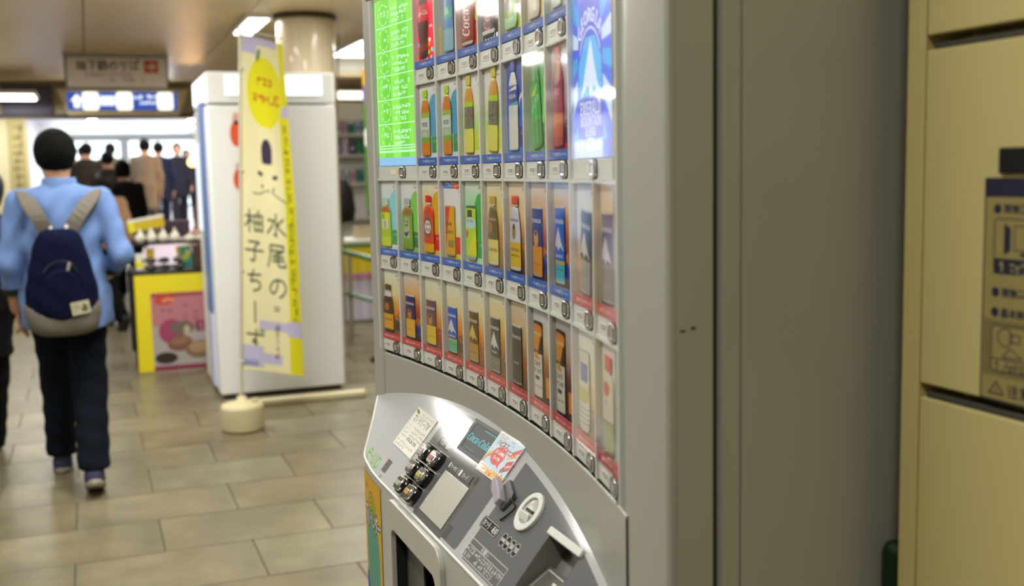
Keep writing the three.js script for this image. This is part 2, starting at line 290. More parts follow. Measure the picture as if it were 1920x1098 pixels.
{
  const sf = thing('lit_shopfront', 'glowing white shopfront windows at the far end of the passage', 'shopfront', [1.2, 0.5, -38]);
  add('frame', merge([box(4.6, 0.08, 0.1, 0, 2.2, 0), box(4.6, 0.08, 0.1, 0, 0.04, 0), ...[-2.26, -0.1, 0.1, 2.26].map((x) => box(0.1, 2.2, 0.1, x, 1.12, 0))]), M.white, sf);
  for (const x of [-1.18, 1.18]) add('lit_pane', box(2.06, 2.08, 0.04, x, 1.12, 0), lampMat(new THREE.Color(0.85, 1, 1), 2.6), sf);
  const l = new THREE.RectAreaLight(new THREE.Color(0.9, 1, 1), 2.6, 4.2, 2); l.position.set(0, 1.12, 0.08); l.rotation.y = Math.PI; l.castShadow = true; sf.add(l);
}
// ---------------------------------------------------------------- vending machine
const CX = -2.3125, CZ = -1.6345, R = 2.8847, TH0 = -0.168, DTH = 0.0356;
const YR = [1.148, 1.3147, 1.4866, 1.6564, 1.828];          // bottoms of the product rows, lowest first
const PM = 1.22, PC = 1.1035 - 1.22 * 0.5716;               // sloping control panel: y = PM * x + PC
const arcP = (th, r = R) => [CX + r * Math.cos(th), CZ + r * Math.sin(th)];
const zTh = (z, r = R) => Math.asin((z - CZ) / r);
const vm = thing('vending_machine', 'grey drinks vending machine with curved display front and sloping control panel', 'vending machine');
// satin grey paint
const paint = phys(new THREE.Color(0.415, 0.415, 0.37), 0.36, { clearcoat: 0.45, clearcoatRoughness: 0.18, bumpMap: grain, bumpScale: 0.00012 });
const paintFront = phys(new THREE.Color(0.5, 0.5, 0.46), 0.34, { clearcoat: 0.3, clearcoatRoughness: 0.3 });
const cellGrey = std(new THREE.Color(0.64, 0.65, 0.61), 0.4);
// vertical surface following an arc of the display between two angles
function arcWall(r, th0, th1, y0, y1, n = 48, depth = 0.02) {
  const pts = []; for (let i = 0; i <= n; i++) pts.push(arcP(th0 + (th1 - th0) * i / n, r));
  for (let i = n; i >= 0; i--) pts.push(arcP(th0 + (th1 - th0) * i / n, r + depth));
  return toCreasedNormals(prism(pts, y0, y1), 0.5);
}
const ZS = -0.891;                                            // plane of the near side
{
  // cabinet behind the door, its side skins and the slit between door and cabinet
  add('cabinet', box(0.545, 1.84, 1.2, 0.8775, 1.0, -1.532), paint, vm);
  const bead = []; for (let i = 0; i <= 8; i++) { const a = Math.PI - i / 8 * Math.PI / 2; bead.push([0.5625 + 0.0085 * Math.cos(a), ZS - 0.0085 + 0.0085 * Math.sin(a)]); }
  add('edge_bead', toCreasedNormals(prism([...bead, [0.5625, ZS - 0.03], [0.554, ZS - 0.03]], 0.08, 1.92), 0.6), paint, vm);
  add('corner_trim', rbox(0.0153, 1.84, 0.03, 0.001, 0.5703, 1.0, ZS - 0.015), paint, vm);
  const rear = []; for (let i = 0; i <= 8; i++) { const a = Math.PI / 2 - i / 8 * Math.PI / 2; rear.push([1.13 + 0.02 * Math.cos(a), ZS - 0.02 + 0.02 * Math.sin(a)]); }
  add('side_panel', toCreasedNormals(prism([[0.5795, ZS - 0.001], [0.5805, ZS], ...rear, [1.15, ZS - 0.03], [0.5795, ZS - 0.03]], 0.08, 1.92), 0.6), paint, vm);
  add('gap_seal', box(0.0056, 1.83, 0.03, 0.5512, 1.0, ZS - 0.0185), M.black, vm);
  add('side_panel', rbox(0.6, 1.84, 0.03, 0.002, 0.85, 1.0, -2.165), paint, vm);
  add('top_cover', rbox(0.62, 0.03, 1.27, 0.006, 0.84, 1.925, -1.535), paint, vm);
  for (const z of [-1.0, -2.05]) for (const x of [0.62, 1.08]) add('leg', cylG(0.03, 0.025, 0.08, x, 0.04, z), M.steel, vm);
  // scuffs on the door edge
  const scuff = std(0x3a3428, 0.8);
  add('scuff', rbox(0.006, 0.0025, 0.0006, 0.001, 0.5145, 1.345, ZS + 0.0001), scuff, vm, null, [0, 0, 0]);
  add('scuff', rbox(0.005, 0.003, 0.0006, 0.001, 0.526, 1.347, ZS + 0.0001), scuff, vm);
}
{
  // door: near pillar with rounded edges and inner bevel, far pillar, header
  const near = prism([[0.5085, -1.014], [0.505, -0.998], [0.5005, -0.982], [0.4985, -0.968], [0.4985, -0.902], [0.4992, -0.896], [0.502, -0.8925], [0.5052, -0.8912], [0.507, -0.8914], [0.507, -1.02]], 0.08, 1.92);
  add('door_side', rbox(0.0405, 1.84, 0.12, 0.0012, 0.5278, 1.0, ZS - 0.06), paint, vm);
  add('door_pillar', toCreasedNormals(near, 0.5), paint, vm);
  const f0 = arcP(TH0 + 0.004), f1 = arcP(TH0 - 0.0115), f2 = arcP(TH0 - 0.014, R + 0.006);
  const far = prism([[f0[0] - 0.001, f0[1]], [f1[0] - 0.001, f1[1]], f2, [f2[0] + 0.06, f2[1]], [f0[0] + 0.06, f0[1]]], 0.08, 1.92);
  add('door_pillar', toCreasedNormals(far, 0.5), paint, vm);
  add('door_header', arcWall(R - 0.004, TH0 - 0.005, 0.2236, YR[4] + 0.004, 1.92, 40, 0.06), paint, vm);
  // band below the display, rounded at its upper edge
  const prof = [[0.0008, 0.8], [0.0008, 1.1385], [0.0015, 1.1412], [0.0028, 1.1425], [0.004, 1.142], [0.0045, 1.12]];
  const pos = [], idx = [], n = 64, t0 = TH0 - 0.0135, t1 = 0.2292;
  for (let i = 0; i <= n; i++) for (const [dr, y] of prof) { const [x, z] = arcP(t0 + (t1 - t0) * i / n, R + dr); pos.push(x, y, z); }
  const k = prof.length; for (let i = 0; i < n; i++) for (let j = 0; j < k - 1; j++) { const a = i * k + j, b = a + k; idx.push(a, b, a + 1, b, b + 1, a + 1); }
  const g = new THREE.BufferGeometry(); g.setAttribute('position', new THREE.Float32BufferAttribute(pos, 3)); g.setIndex(idx); g.computeVertexNormals();
  add('lower_band', g, paint, vm); paint.side = THREE.DoubleSide;
  add('display_gasket', arcWall(R + 0.006, TH0, 0.2236, 1.12, YR[0] + 0.001, 40, 0.05), M.black, vm);
}
// ---- printed matter for the display cells
const CARDW = 170, CARDH = 256, WRAPW = 226, WRAPH = 340;
const cards = [], wraps = [];
const coffee = [[0, '#cfc9bd'], [0.35, '#cdb38c'], [0.6, '#a06a34'], [0.8, '#5d3420'], [1, '#3a2a22']];
const coffeeD = [[0, '#c8c8c8'], [0.3, '#c39a6a'], [0.55, '#8a3f1c'], [0.75, '#4a1a10'], [1, '#241512']];
const coffeeL = [[0, '#d6d4cd'], [0.35, '#d8c193'], [0.6, '#c07a34'], [0.85, '#7a5a44'], [1, '#6a5a4a']];
const coffeeW = [[0, '#dadad4'], [0.4, '#d9c7a4'], [0.7, '#b58a5c'], [1, '#86705c']];
function cardArt(bg, block, o = {}) {
  return (x, w, h) => {
    x.fillStyle = grad(x, 0, h, bg); x.fillRect(0, 0, w, h);
    if (o.swoosh) { ell(x, o.swoosh, w * 0.72, h * 0.44, w * 0.3, h * 0.3); x.strokeStyle = 'rgba(255,255,255,.75)'; x.lineWidth = 4; x.beginPath(); x.arc(w * 0.72, h * 0.5, w * 0.3, 0.1, 2.4); x.stroke(); }
    if (o.floor) fillR(x, o.floor, 0, h * 0.86, w, h * 0.14);
    if (o.more) o.more(x, w, h);
    if (block) { fillR(x, block, w * 0.58, h * 0.66, w * 0.42, h * 0.2); smallPrint(x, w * 0.66, h * 0.7, 5, 9, 'rgba(255,255,255,.8)'); smallPrint(x, w * 0.78, h * 0.8, 3, 9, 'rgba(255,255,255,.8)'); }
    if (o.crowd) for (let i = 0; i < 26; i++) ell(x, ['#a5713a', '#7d4a26', '#c08a4a'][i % 3], w * (0.5 + rnd() * 0.5), h * rr(0.62, 0.7), 4, 6);
    if (!o.noText) { smallPrint(x, w * 0.66, h * 0.06, 5, 10, o.ink || '#5a5a55', false, 1.6); smallPrint(x, w * 0.74, h * 0.12, 3, 10, o.ink || '#5a5a55', false, 1.6); }
  };
}
const mountain = (x, c, cx, top, bot, w) => { poly(x, c, [[cx, top], [cx + w * 0.18, (top + bot) / 2], [cx + w * 0.3, bot - (bot - top) * 0.25], [cx + w * 0.5, bot], [cx + w * 0.12, bot - (bot - top) * 0.2], [cx, bot], [cx - w * 0.14, bot - (bot - top) * 0.22], [cx - w * 0.5, bot], [cx - w * 0.26, (top + bot) / 2]]); };
const wrapOf = (base, f) => (x, w, h) => { fillR(x, base, 0, 0, w, h); x.save(); f(x, w, h, w / 2); x.restore(); };
const band = (x, c, w, a, b) => fillR(x, c, 0, a, w, b - a);
const slimCan = (top, low, txt, o = {}) => wrapOf(top, (x, w, h, m) => {
  band(x, low, w, h * (o.split || 0.62), h);
  if (o.mount) mountain(x, o.mount, m, h * 0.27, h * 0.58, 90);
  if (o.fig) { ell(x, o.fig, m, h * 0.45, 17, 42); ell(x, '#2a1a10', m, h * 0.38, 7, 12); }
  latin(x, txt, m, h * 0.2, 25, o.ink || '#e9e4d6', { sx: 0.8 });
  if (o.mid) band(x, o.mid, w, h * 0.7, h * 0.745);
  if (o.sub) latin(x, o.sub, m, h * 0.64, 17, o.ink || '#eee', { sx: 0.8 });
  smallPrint(x, m - 32, h * 0.8, 6, 10, o.ink2 || '#3a2a12'); 
  band(x, '#b9b9b4', w, 0, h * 0.03); band(x, '#a9a9a4', w, h * 0.965, h);
});
const P = [];   // [row, column, kind, height, radius, x, card painter, wrap painter, extra]
const tea = (o) => (x, w, h, m) => {};
const petTea = (o) => wrapOf(o.liquid, (x, w, h, m) => {
  band(x, o.cap, w, 0, h * 0.13); band(x, o.collar || o.cap, w, h * 0.13, h * 0.165);
  band(x, o.label, w, h * (o.l0 || 0.36), h * (o.l1 || 0.72));
  if (o.stripe) band(x, o.stripe, w, h * (o.l0 || 0.36), h * ((o.l0 || 0.36) + 0.07));
  if (o.draw) o.draw(x, w, h, m);
  if (o.low) band(x, o.low, w, h * (o.l1 || 0.72), h * ((o.l1 || 0.72) + 0.08));
});
const script = (x, txt, a, b, s, c, rot) => { latin(x, txt, a, b, s, c, { font: 'serif', skew: -0.35, rot, sx: 0.95 }); };
// row index 3 = top row, 0 = lowest row
P.push([3, 2, 'contour', 0.132, 0.024, -0.014, cardArt([[0, '#e8c6d0'], [0.3, '#e23a4c'], [1, '#d81f38']], null, { noText: 1, more: (x, w, h) => { for (let i = 0; i < 26; i++) ell(x, ['#f2c22a', '#ff8a1e', '#9adf3a', '#ffd9e8', '#5ab4ff'][i % 5], rr(0, w), rr(h * 0.66, h), 9, 7); smallPrint(x, w * 0.6, h * 0.5, 5, 12, '#fff', false, 2); } }),
  wrapOf('#3a0d12', (x, w, h, m) => { band(x, '#c8102e', w, 0, h * 0.1); band(x, '#d0142f', w, h * 0.3, h * 0.52); script(x, 'Coca-Cola', m, h * 0.41, 30, '#fff'); band(x, '#6d1420', w, h * 0.8, h * 0.9); }), 'red-labelled dark cola bottle on a red flowered card', 'bottle', { lit: 1.5 }]);
P.push([3, 3, 'pet', 0.13, 0.022, 0.004, cardArt([[0, '#8d8a84'], [0.5, '#8f959a'], [1, '#b4a27a']], null, { noText: 1, more: (x, w, h) => { for (let i = 0; i < 9; i++) fillR(x, ['#c39a52', '#6f9c88', '#7a86a8', '#d8cfae'][i % 4], i * 19, h * rr(0.45, 0.6), 15, h * 0.5); } }),
  petTea({ liquid: '#86a9bd', cap: '#3d68b0', label: '#5d86b8', draw: (x, w, h, m) => { ell(x, '#49a89a', m, h * 0.52, 40, 30); latin(x, 'A', m, h * 0.5, 40, '#e8f0f0'); } }), 'pale blue bottle on a card crowded with small drinks', 'bottle']);
P.push([3, 4, 'can', 0.112, 0.03, -0.008, cardArt([[0, '#b6402e'], [1, '#c23a22']], '#c42a20', { noText: 1, more: (x, w, h) => { for (let i = 0; i < 14; i++) ell(x, ['#d8b01e', '#e6c63a', '#c98a1a'][i % 3], rr(w * 0.6, w), rr(h * 0.3, h * 0.62), 12, 10); } }),
  wrapOf('#7e2420', (x, w, h, m) => { band(x, '#bdbdb8', w, 0, h * 0.05); band(x, '#bdbdb8', w, h * 0.95, h); script(x, 'Coca-Cola', m, h * 0.48, 58, '#e3d6d2', -Math.PI / 2); }), 'dark red cola can with white script up its side', 'can']);
P.push([3, 5, 'can', 0.112, 0.03, -0.012, cardArt([[0, '#3a2a34'], [1, '#2c2028']], '#43262e', { noText: 1, more: (x, w, h) => { smallPrint(x, w * 0.56, h * 0.3, 4, 16, '#e8e6f2', false, 3); smallPrint(x, w * 0.6, h * 0.44, 4, 14, '#e8e6f2', false, 2.5); for (let i = 0; i < 7; i++) fillR(x, '#cfe2ff', w * 0.08 + i * 24, h * 0.86, 15, h * 0.12); } }),
  wrapOf('#232730', (x, w, h, m) => { band(x, '#bdbdb8', w, 0, h * 0.05); script(x, 'Coca-Cola', m, h * 0.5, 58, '#e06a70', -Math.PI / 2); latin(x, 'zero', m + 22, h * 0.6, 22, '#dfe4ee', { rot: -Math.PI / 2 }); band(x, '#cfe2ff', w, h * 0.9, h * 0.95); }), 'black cola can with pink script up its side', 'can', { lit: 1.1 }]);
P.push([3, 6, 'can', 0.105, 0.029, -0.012, cardArt([[0, '#8a4a5a'], [0.7, '#7d3448'], [0.72, '#9fb52a'], [1, '#a9c22a']], null, {}),
  wrapOf('#a8c9a4', (x, w, h, m) => { ell(x, '#b2517a', m, h * 0.42, 40, 60); ell(x, '#7a9a3a', m, h * 0.78, 36, 26); latin(x, 'Fanta', m, h * 0.25, 28, '#5a2a4a'); for (let i = 0; i < 6; i++) ell(x, '#7a3f78', m + rr(-30, 30), h * rr(0.55, 0.75), 12, 12); }), 'pink and green grape soda can on a maroon card', 'can']);
P.push([3, 7, 'can', 0.1, 0.027, -0.01, cardArt([[0, '#d9cdb8'], [0.6, '#e2c79a'], [1, '#d7b88a']], null, {}),
  wrapOf('#c9c4b6', (x, w, h, m) => { ell(x, '#b3a68e', m, h * 0.6, 44, 50); latin(x, 'TEA', m, h * 0.35, 24, '#7a6a52'); }), 'off-white can on a peach card', 'can']);
P.push([3, 8, 'pet', 0.125, 0.021, -0.012, cardArt([[0, '#b8bcb8'], [1, '#a9aea8']], null, {}),
  petTea({ liquid: '#b6c2c0', cap: '#a9b4b4', label: '#93a6ac' }), 'clear bottle on a plain grey card', 'bottle']);
const teaCard = (c) => cardArt([[0, '#d9dcd8'], [0.4, '#c2d4d8'], [0.8, '#8fb6c6'], [1, '#a9cbd2']], '#3c7f4c', { swoosh: c, floor: '#c3d8d4' });
for (const [col, lab] of [[2, 'amber barley tea bottle with lime cap and wet label, first on the blue tea cards'], [3, 'amber barley tea bottle with lime cap beside a white glare patch']])
  P.push([2, col, 'pet', 0.116, 0.0205, -0.016, teaCard(col === 2 ? '#5f97b4' : '#4f8fae'),
    petTea({ liquid: '#b9772a', cap: '#a3c23a', label: '#9fb0a0', stripe: '#8fae4a', low: '#7c9a3c', draw: (x, w, h, m) => { fillR(x, '#c9cfc6', m - 38, h * 0.43, 76, h * 0.17); latin(x, 'PEIE', m, h * 0.53, 30, '#2a2f2a', { sx: 0.8 }); for (let i = 0; i < 40; i++) ell(x, '#8a4f18', rr(0, w), h * rr(0.18, 0.36), 3, 2); for (let i = 0; i < 50; i++) ell(x, '#d99a3a', rr(0, w), h * rr(0.82, 0.98), 4, 3); latin(x, 'VZ', m, h * 0.67, 26, '#e3d8a0'); } }), lab, 'bottle']);
const ayaCard = cardArt([[0, '#dcdcd6'], [0.35, '#cfd6c0'], [0.6, '#a9c47c'], [1, '#d9dfae']], '#b5bd3a', {});
const ayaWrap = petTea({ liquid: '#b98a2c', cap: '#c2b83a', label: '#6a6a5c', stripe: '#a4bd2a', l0: 0.33, draw: (x, w, h, m) => { fillR(x, '#77776a', m - 30, h * 0.42, 60, h * 0.24); smallPrint(x, m - 22, h * 0.44, 4, 16, '#23231e', true, 3); smallPrint(x, m - 2, h * 0.43, 4, 17, '#23231e', true, 3); fillR(x, '#a4424a', m + 20, h * 0.46, 8, 26); band(x, '#d8c86a', w, h * 0.68, h * 0.98); } });
P.push([2, 4, 'pet', 0.122, 0.0205, -0.014, ayaCard, ayaWrap, 'green tea bottle with lime collar standing straight on a pale green card', 'bottle']);
P.push([2, 5, 'pet', 0.126, 0.0215, -0.006, ayaCard, ayaWrap, 'green tea bottle with lime collar leaning slightly on a pale green card', 'bottle', { tilt: 0.07 }]);
P.push([2, 6, 'pet', 0.126, 0.021, -0.01, cardArt([[0, '#4d5a9a'], [0.6, '#2f62ae'], [1, '#1f7ab8']], '#3a2f7a', { noText: 1, more: (x, w, h) => { x.strokeStyle = '#d6dde6'; x.lineWidth = 12; x.beginPath(); x.arc(w * 0.8, h * 0.5, 40, 3.4, 5.6); x.stroke(); smallPrint(x, w * 0.64, h * 0.06, 4, 11, '#aab4d8'); smallPrint(x, w * 0.6, h * 0.14, 5, 11, '#aab4d8'); } }),
  petTea({ liquid: '#cdd5cb', cap: '#4d63a8', collar: '#c3cdd2', label: '#44508f', l0: 0.28, l1: 0.5, draw: (x, w, h, m) => { poly(x, '#d6dde0', [[m - 40, h * 0.34], [m + 40, h * 0.28], [m + 40, h * 0.33]]); latin(x, 'AQUA', m, h * 0.4, 22, '#cfd6ea'); poly(x, '#58a0b4', [[m - 60, h * 0.5], [m + 60, h * 0.45], [m + 60, h * 0.5]]); } }), 'white sports drink bottle with navy label on a deep blue card', 'bottle']);
P.push([2, 7, 'pet', 0.132, 0.021, -0.002, cardArt([[0, '#7d8068'], [0.35, '#7c8a68'], [0.5, '#4f8f5a'], [1, '#5fa06a']], '#2f7a44', { noText: 1, more: (x, w, h) => { for (let i = 0; i < 4; i++) poly(x, ['#2f8a4a', '#57b06a', '#8fcf7a', '#1f6a3a'][i], [[w * (0.5 + i * 0.14), 0], [w * (0.62 + i * 0.14), 0], [w * (0.3 + i * 0.15), h], [w * (0.2 + i * 0.15), h]]); } }),
  petTea({ liquid: '#2f7f42', cap: '#3f9a50', label: '#3b9a52', draw: (x, w, h, m) => { poly(x, '#c9c23a', [[m - 20, h * 0.45], [m + 30, h * 0.36], [m + 10, h * 0.48]]); latin(x, 'Sprite', m, h * 0.55, 30, '#bfe0b8', { rot: -0.6 }); for (let i = 0; i < 6; i++) fillR(x, '#7cc48a', i * 40, h * 0.2, 4, h * 0.75); } }), 'green lemon soda bottle leaning on a green striped card', 'bottle', { tilt: -0.14 }]);
P.push([2, 8, 'pet', 0.122, 0.0215, -0.012, cardArt([[0, '#c9c3c2'], [0.5, '#a98aa0'], [0.72, '#7a3f6a'], [0.85, '#a31f4a'], [1, '#a81a44']], '#4a2058', {}),
  petTea({ liquid: '#a04a46', cap: '#a8404a', label: '#8a1f4a', l0: 0.24, l1: 0.66, draw: (x, w, h, m) => { ell(x, '#b08a84', m, h * 0.27, 30, 36); latin(x, 'RED', m, h * 0.45, 26, '#c98aa0'); band(x, '#b3553a', w, h * 0.66, h * 0.9); } }), 'dark red fruit drink bottle on a purple card', 'bottle']);
// second row from below
P.push([1, 0, 'hot', 0.096, 0.0235, -0.016, cardArt([[0, '#d3d8d4'], [0.5, '#a9cfe0'], [1, '#c3dcd8']], '#3f8a4a', { swoosh: '#8fc4dc', floor: '#c8dcd6' }), petTea({ liquid: '#b4c43a', cap: '#b9c4bc', collar: '#d8dcd4', label: '#9fb83a', l0: 0.3, l1: 0.8, draw: (x, w, h, m) => { band(x, '#9a5f24', w, h * 0.19, h * 0.3); ell(x, '#6fa83a', m - 20, h * 0.4, 20, 24); ell(x, '#d9c43a', m + 14, h * 0.38, 18, 26); fillR(x, '#cfd4b8', m - 24, h * 0.44, 48, h * 0.2); latin(x, 'PETIT', m, h * 0.54, 20, '#3a4a24', { rot: -Math.PI / 2 }); } }), 'lime green tea bottle with white cap next to the far pillar', 'bottle']);
P.push([1, 1, 'hot', 0.096, 0.0245, -0.014, cardArt([[0, '#d6d9d6'], [0.4, '#b4d0c4'], [0.7, '#6fa65a'], [1, '#8fae7a']], '#2f6a38', { swoosh: '#7ab45a' }), petTea({ liquid: '#6f8a34', cap: '#aaa6b4', collar: '#c8c4c0', label: '#6b9a34', l0: 0.34, l1: 0.86, draw: (x, w, h, m) => { band(x, '#8a6a34', w, h * 0.19, h * 0.34); fillR(x, '#a9ad94', m - 20, h * 0.38, 42, h * 0.4); smallPrint(x, m - 14, h * 0.4, 4, 26, '#3a3f3a', true, 4); poly(x, '#2a2a6a', [[m - 20, h * 0.7], [m + 20, h * 0.64], [m, h * 0.76]]); } }), 'brown and green tea bottle with lilac cap on a green card', 'bottle']);
P.push([1, 2, 'hot', 0.102, 0.024, -0.014, cardArt([[0, '#d9d6d2'], [0.4, '#d9b46a'], [0.7, '#d9902a'], [1, '#d3b48a']], '#b5202a', { swoosh: '#d89a2a', ink: '#a82a20' }), petTea({ liquid: '#c8432a', cap: '#b8221c', collar: '#dcd8d0', label: '#cf4a24', l0: 0.3, l1: 0.84, draw: (x, w, h, m) => { ell(x, '#7a6a5c', m, h * 0.55, 44, 76); ell(x, '#d84a2a', m, h * 0.55, 38, 66); ell(x, '#6e5448', m, h * 0.55, 30, 54); ell(x, '#ddd6c8', m, h * 0.55, 24, 40); latin(x, 'ONE', m, h * 0.5, 18, '#3a2420'); latin(x, 'PIE', m, h * 0.6, 22, '#3a2420'); band(x, '#d99a24', w, h * 0.84, h); } }), 'red and orange bottle with red cap and round white emblem', 'bottle']);
P.push([1, 3, 'slim', 0.086, 0.0225, -0.014, cardArt([[0, '#d6d3cc'], [0.3, '#e6e8ee'], [0.6, '#d3cf9a'], [1, '#bcae2a']], '#bf2428', { ink: '#a82a20', more: (x, w, h) => { fillR(x, '#4f74c0', 0, 0, w * 0.45, h * 0.09); fillR(x, '#d2452a', w * 0.45, 0, w * 0.45, h * 0.09); smallPrint(x, 6, 4, 10, 14, '#f2e9d8', false, 2.4); } }), wrapOf('#c79a1e', (x, w, h, m) => { poly(x, '#a8261c', [[m - 70, 0], [m - 5, 0], [m - 60, h]]); poly(x, '#c8321c', [[m - 10, h * 0.05], [m + 10, 0], [m - 30, h * 0.9], [m - 60, h]]); latin(x, 'REAL', m - 4, h * 0.36, 32, '#1c1810', { sx: 0.8 }); latin(x, 'GOLD', m + 6, h * 0.52, 30, '#1c1810', { sx: 0.8 }); fillR(x, '#8a7a54', m - 10, h * 0.68, 50, h * 0.14); band(x, '#a9a494', w, 0, 8); band(x, '#8f8a70', w, h * 0.95, h); }), 'red and yellow energy drink can on a white and gold card', 'can']);
P.push([1, 4, 'can', 0.088, 0.0245, -0.016, cardArt([[0, '#d3dad2'], [0.4, '#7abf84'], [0.7, '#2f9a4a'], [1, '#b6dcb0']], '#2f8a48', { swoosh: '#2a9448', floor: '#b8dcb4' }), wrapOf('#a5c832', (x, w, h, m) => { band(x, '#2f5a48', w, 0, h * 0.05); fillR(x, '#20303c', m - 16, h * 0.08, 34, h * 0.13); ell(x, '#b4cfcf', m, h * 0.32, 50, 36); latin(x, 'TCSE', m, h * 0.28, 22, '#3f6a3a'); ell(x, '#c24a2a', m - 24, h * 0.52, 15, 24); poly(x, '#cfd23a', [[m - 40, h * 0.9], [m + 50, h * 0.45], [m + 60, h * 0.9]]); band(x, '#9aa09c', w, h * 0.93, h); }), 'lime green fruit drink can on a bright green card', 'can']);
P.push([1, 5, 'botcan', 0.106, 0.0235, -0.014, cardArt([[0, '#d3cfc2'], [0.3, '#d2b878'], [0.6, '#a07a3a'], [1, '#6a5c48']], null, { crowd: 1 }), petTea({ liquid: '#5c5238', cap: '#a8924a', collar: '#d2cebf', label: '#544b34', l0: 0.22, l1: 0.62, draw: (x, w, h, m) => { ell(x, '#8a6a44', m - 16, h * 0.46, 22, 28); band(x, '#cfc27a', w, h * 0.63, h); latin(x, 'GEORGIA', m, h * 0.34, 17, '#b9a878'); latin(x, 'COFFEE', m, h * 0.78, 21, '#3a321c'); band(x, '#dcd8c4', w, h * 0.95, h); } }), 'olive brown coffee bottle with gold cap and cream lower label', 'bottle']);
P.push([1, 6, 'botcan', 0.108, 0.0245, -0.012, cardArt(coffee, null, { crowd: 1 }), petTea({ liquid: '#c9c8d2', cap: '#c24a28', collar: '#d8d6d6', label: '#c3c2ce', l0: 0.22, l1: 0.62, draw: (x, w, h, m) => { latin(x, 'GEORGIA', m, h * 0.33, 18, '#4a3a24'); ell(x, '#8a7a30', m, h * 0.48, 13, 36); ell(x, '#3a2a18', m, h * 0.42, 8, 12); band(x, '#d2ac34', w, h * 0.62, h * 0.95); latin(x, 'COFFEE', m, h * 0.72, 20, '#3a2a10'); smallPrint(x, m - 30, h * 0.78, 5, 12, '#3a2a10', false, 2); band(x, '#d2cfca', w, h * 0.95, h); } }), 'silver coffee bottle with orange-red cap and yellow lower half', 'bottle']);
P.push([1, 7, 'slim', 0.094, 0.0215, -0.014, cardArt(coffeeD, '#1a2268', { crowd: 1 }), slimCan('#232c6e', '#c08a2c', 'GEORGIA', { fig: '#c79a4a', split: 0.56 }), 'navy and gold slim coffee can on a dark brown card below the eye-level rail', 'can']);
P.push([1, 8, 'slim', 0.098, 0.0205, -0.014, cardArt(coffeeD, '#1f2c86', { crowd: 1 }), slimCan('#2a62b8', '#48a2b4', 'GEORGIA', { mount: '#cfe4ee', split: 0.74, mid: '#b5a03a', sub: 'EMERALD' }), 'bright blue slim coffee can with white mountain on a dark brown card', 'can']);
P.push([1, 9, 'slim', 0.098, 0.0215, -0.006, cardArt(coffeeW, null, {}), slimCan('#4a4a46', '#8f8d82', 'GEORGIA', { mount: '#d8d8d0', split: 0.6, ink2: '#d0cfc4' }), 'charcoal and silver slim coffee can leaning behind a hazy pane', 'can', { tilt: 0.09 }]);
P.push([1, 10, 'slim', 0.098, 0.023, -0.01, cardArt(coffee, null, {}), slimCan('#3a4266', '#77756a', 'GEORGIA', { mount: '#d3d6d2', split: 0.58, ink2: '#c9c8bc' }), 'slate blue and grey slim coffee can beside the near pillar, upper of two', 'can']);
// lowest row
P.push([0, 0, 'botcan', 0.092, 0.023, -0.018, cardArt(coffeeL, '#3f372c', { crowd: 1 }), petTea({ liquid: '#4a3a2a', cap: '#4f4638', collar: '#c8c2c0', label: '#44352a', l0: 0.28, l1: 0.62, draw: (x, w, h, m) => { band(x, '#c8c2c4', w, h * 0.13, h * 0.26); ell(x, '#a8643a', m - 6, h * 0.48, 20, 28); band(x, '#c0953e', w, h * 0.63, h * 0.95); latin(x, 'GEORGIA', m, h * 0.75, 18, '#5a421c'); } }), 'dark coffee bottle with white collar and gold base, by the far pillar', 'bottle']);
P.push([0, 1, 'slim', 0.08, 0.0215, -0.014, cardArt(coffeeD, '#202468', { crowd: 1 }), slimCan('#2a2a5a', '#c9a04a', 'GEORGIA', { fig: '#b07a3c', split: 0.56 }), 'navy and gold slim coffee can above a red warm strip', 'can']);
P.push([0, 2, 'slim', 0.082, 0.022, -0.016, cardArt(coffeeL, '#8a4030', {}), slimCan('#6a5058', '#c6b24a', 'GEORGIA', { fig: '#b4845c', split: 0.58 }), 'mauve and yellow slim coffee can on a tan card', 'can']);
P.push([0, 3, 'slim', 0.08, 0.021, -0.016, cardArt(coffeeL, '#5c4638', { crowd: 1 }), slimCan('#3a58a8', '#63a890', 'GEORGIA', { mount: '#d6e4ea', split: 0.72, mid: '#a8a43a', sub: 'EMERALD' }), 'blue and teal slim coffee can with white mountain on a tan card', 'can']);
P.push([0, 4, 'slim', 0.084, 0.0205, -0.016, cardArt(coffeeL, '#8a5a2c', { crowd: 1 }), slimCan('#5c4a30', '#a88a48', 'GEORGIA', { mount: '#d9b870', split: 0.64 }), 'brown and gold slim coffee can with flame-shaped mountain', 'can']);
P.push([0, 5, 'slim', 0.086, 0.021, -0.016, cardArt([[0, '#d2d0c8'], [0.35, '#d2b470'], [0.65, '#a06a34'], [1, '#6a5c4c']], '#6a5442', { crowd: 1 }), slimCan('#45453f', '#77786c', 'GEORGIA', { mount: '#e2e2da', split: 0.72, sub: 'BLACK', ink2: '#d8d8cc' }), 'charcoal slim coffee can with white mountain on a golden card', 'can']);
P.push([0, 6, 'slim', 0.086, 0.0215, -0.016, cardArt([[0, '#c9c4b4'], [0.4, '#b99a6c'], [0.7, '#86603c'], [1, '#5f5340']], null, { crowd: 1 }), slimCan('#5a584e', '#58564a', 'GEORGIA', { split: 0.6, sub: 'BLACK', ink: '#d2d0c4', ink2: '#7a786a' }), 'dull grey slim coffee can lettered with one large word', 'can']);
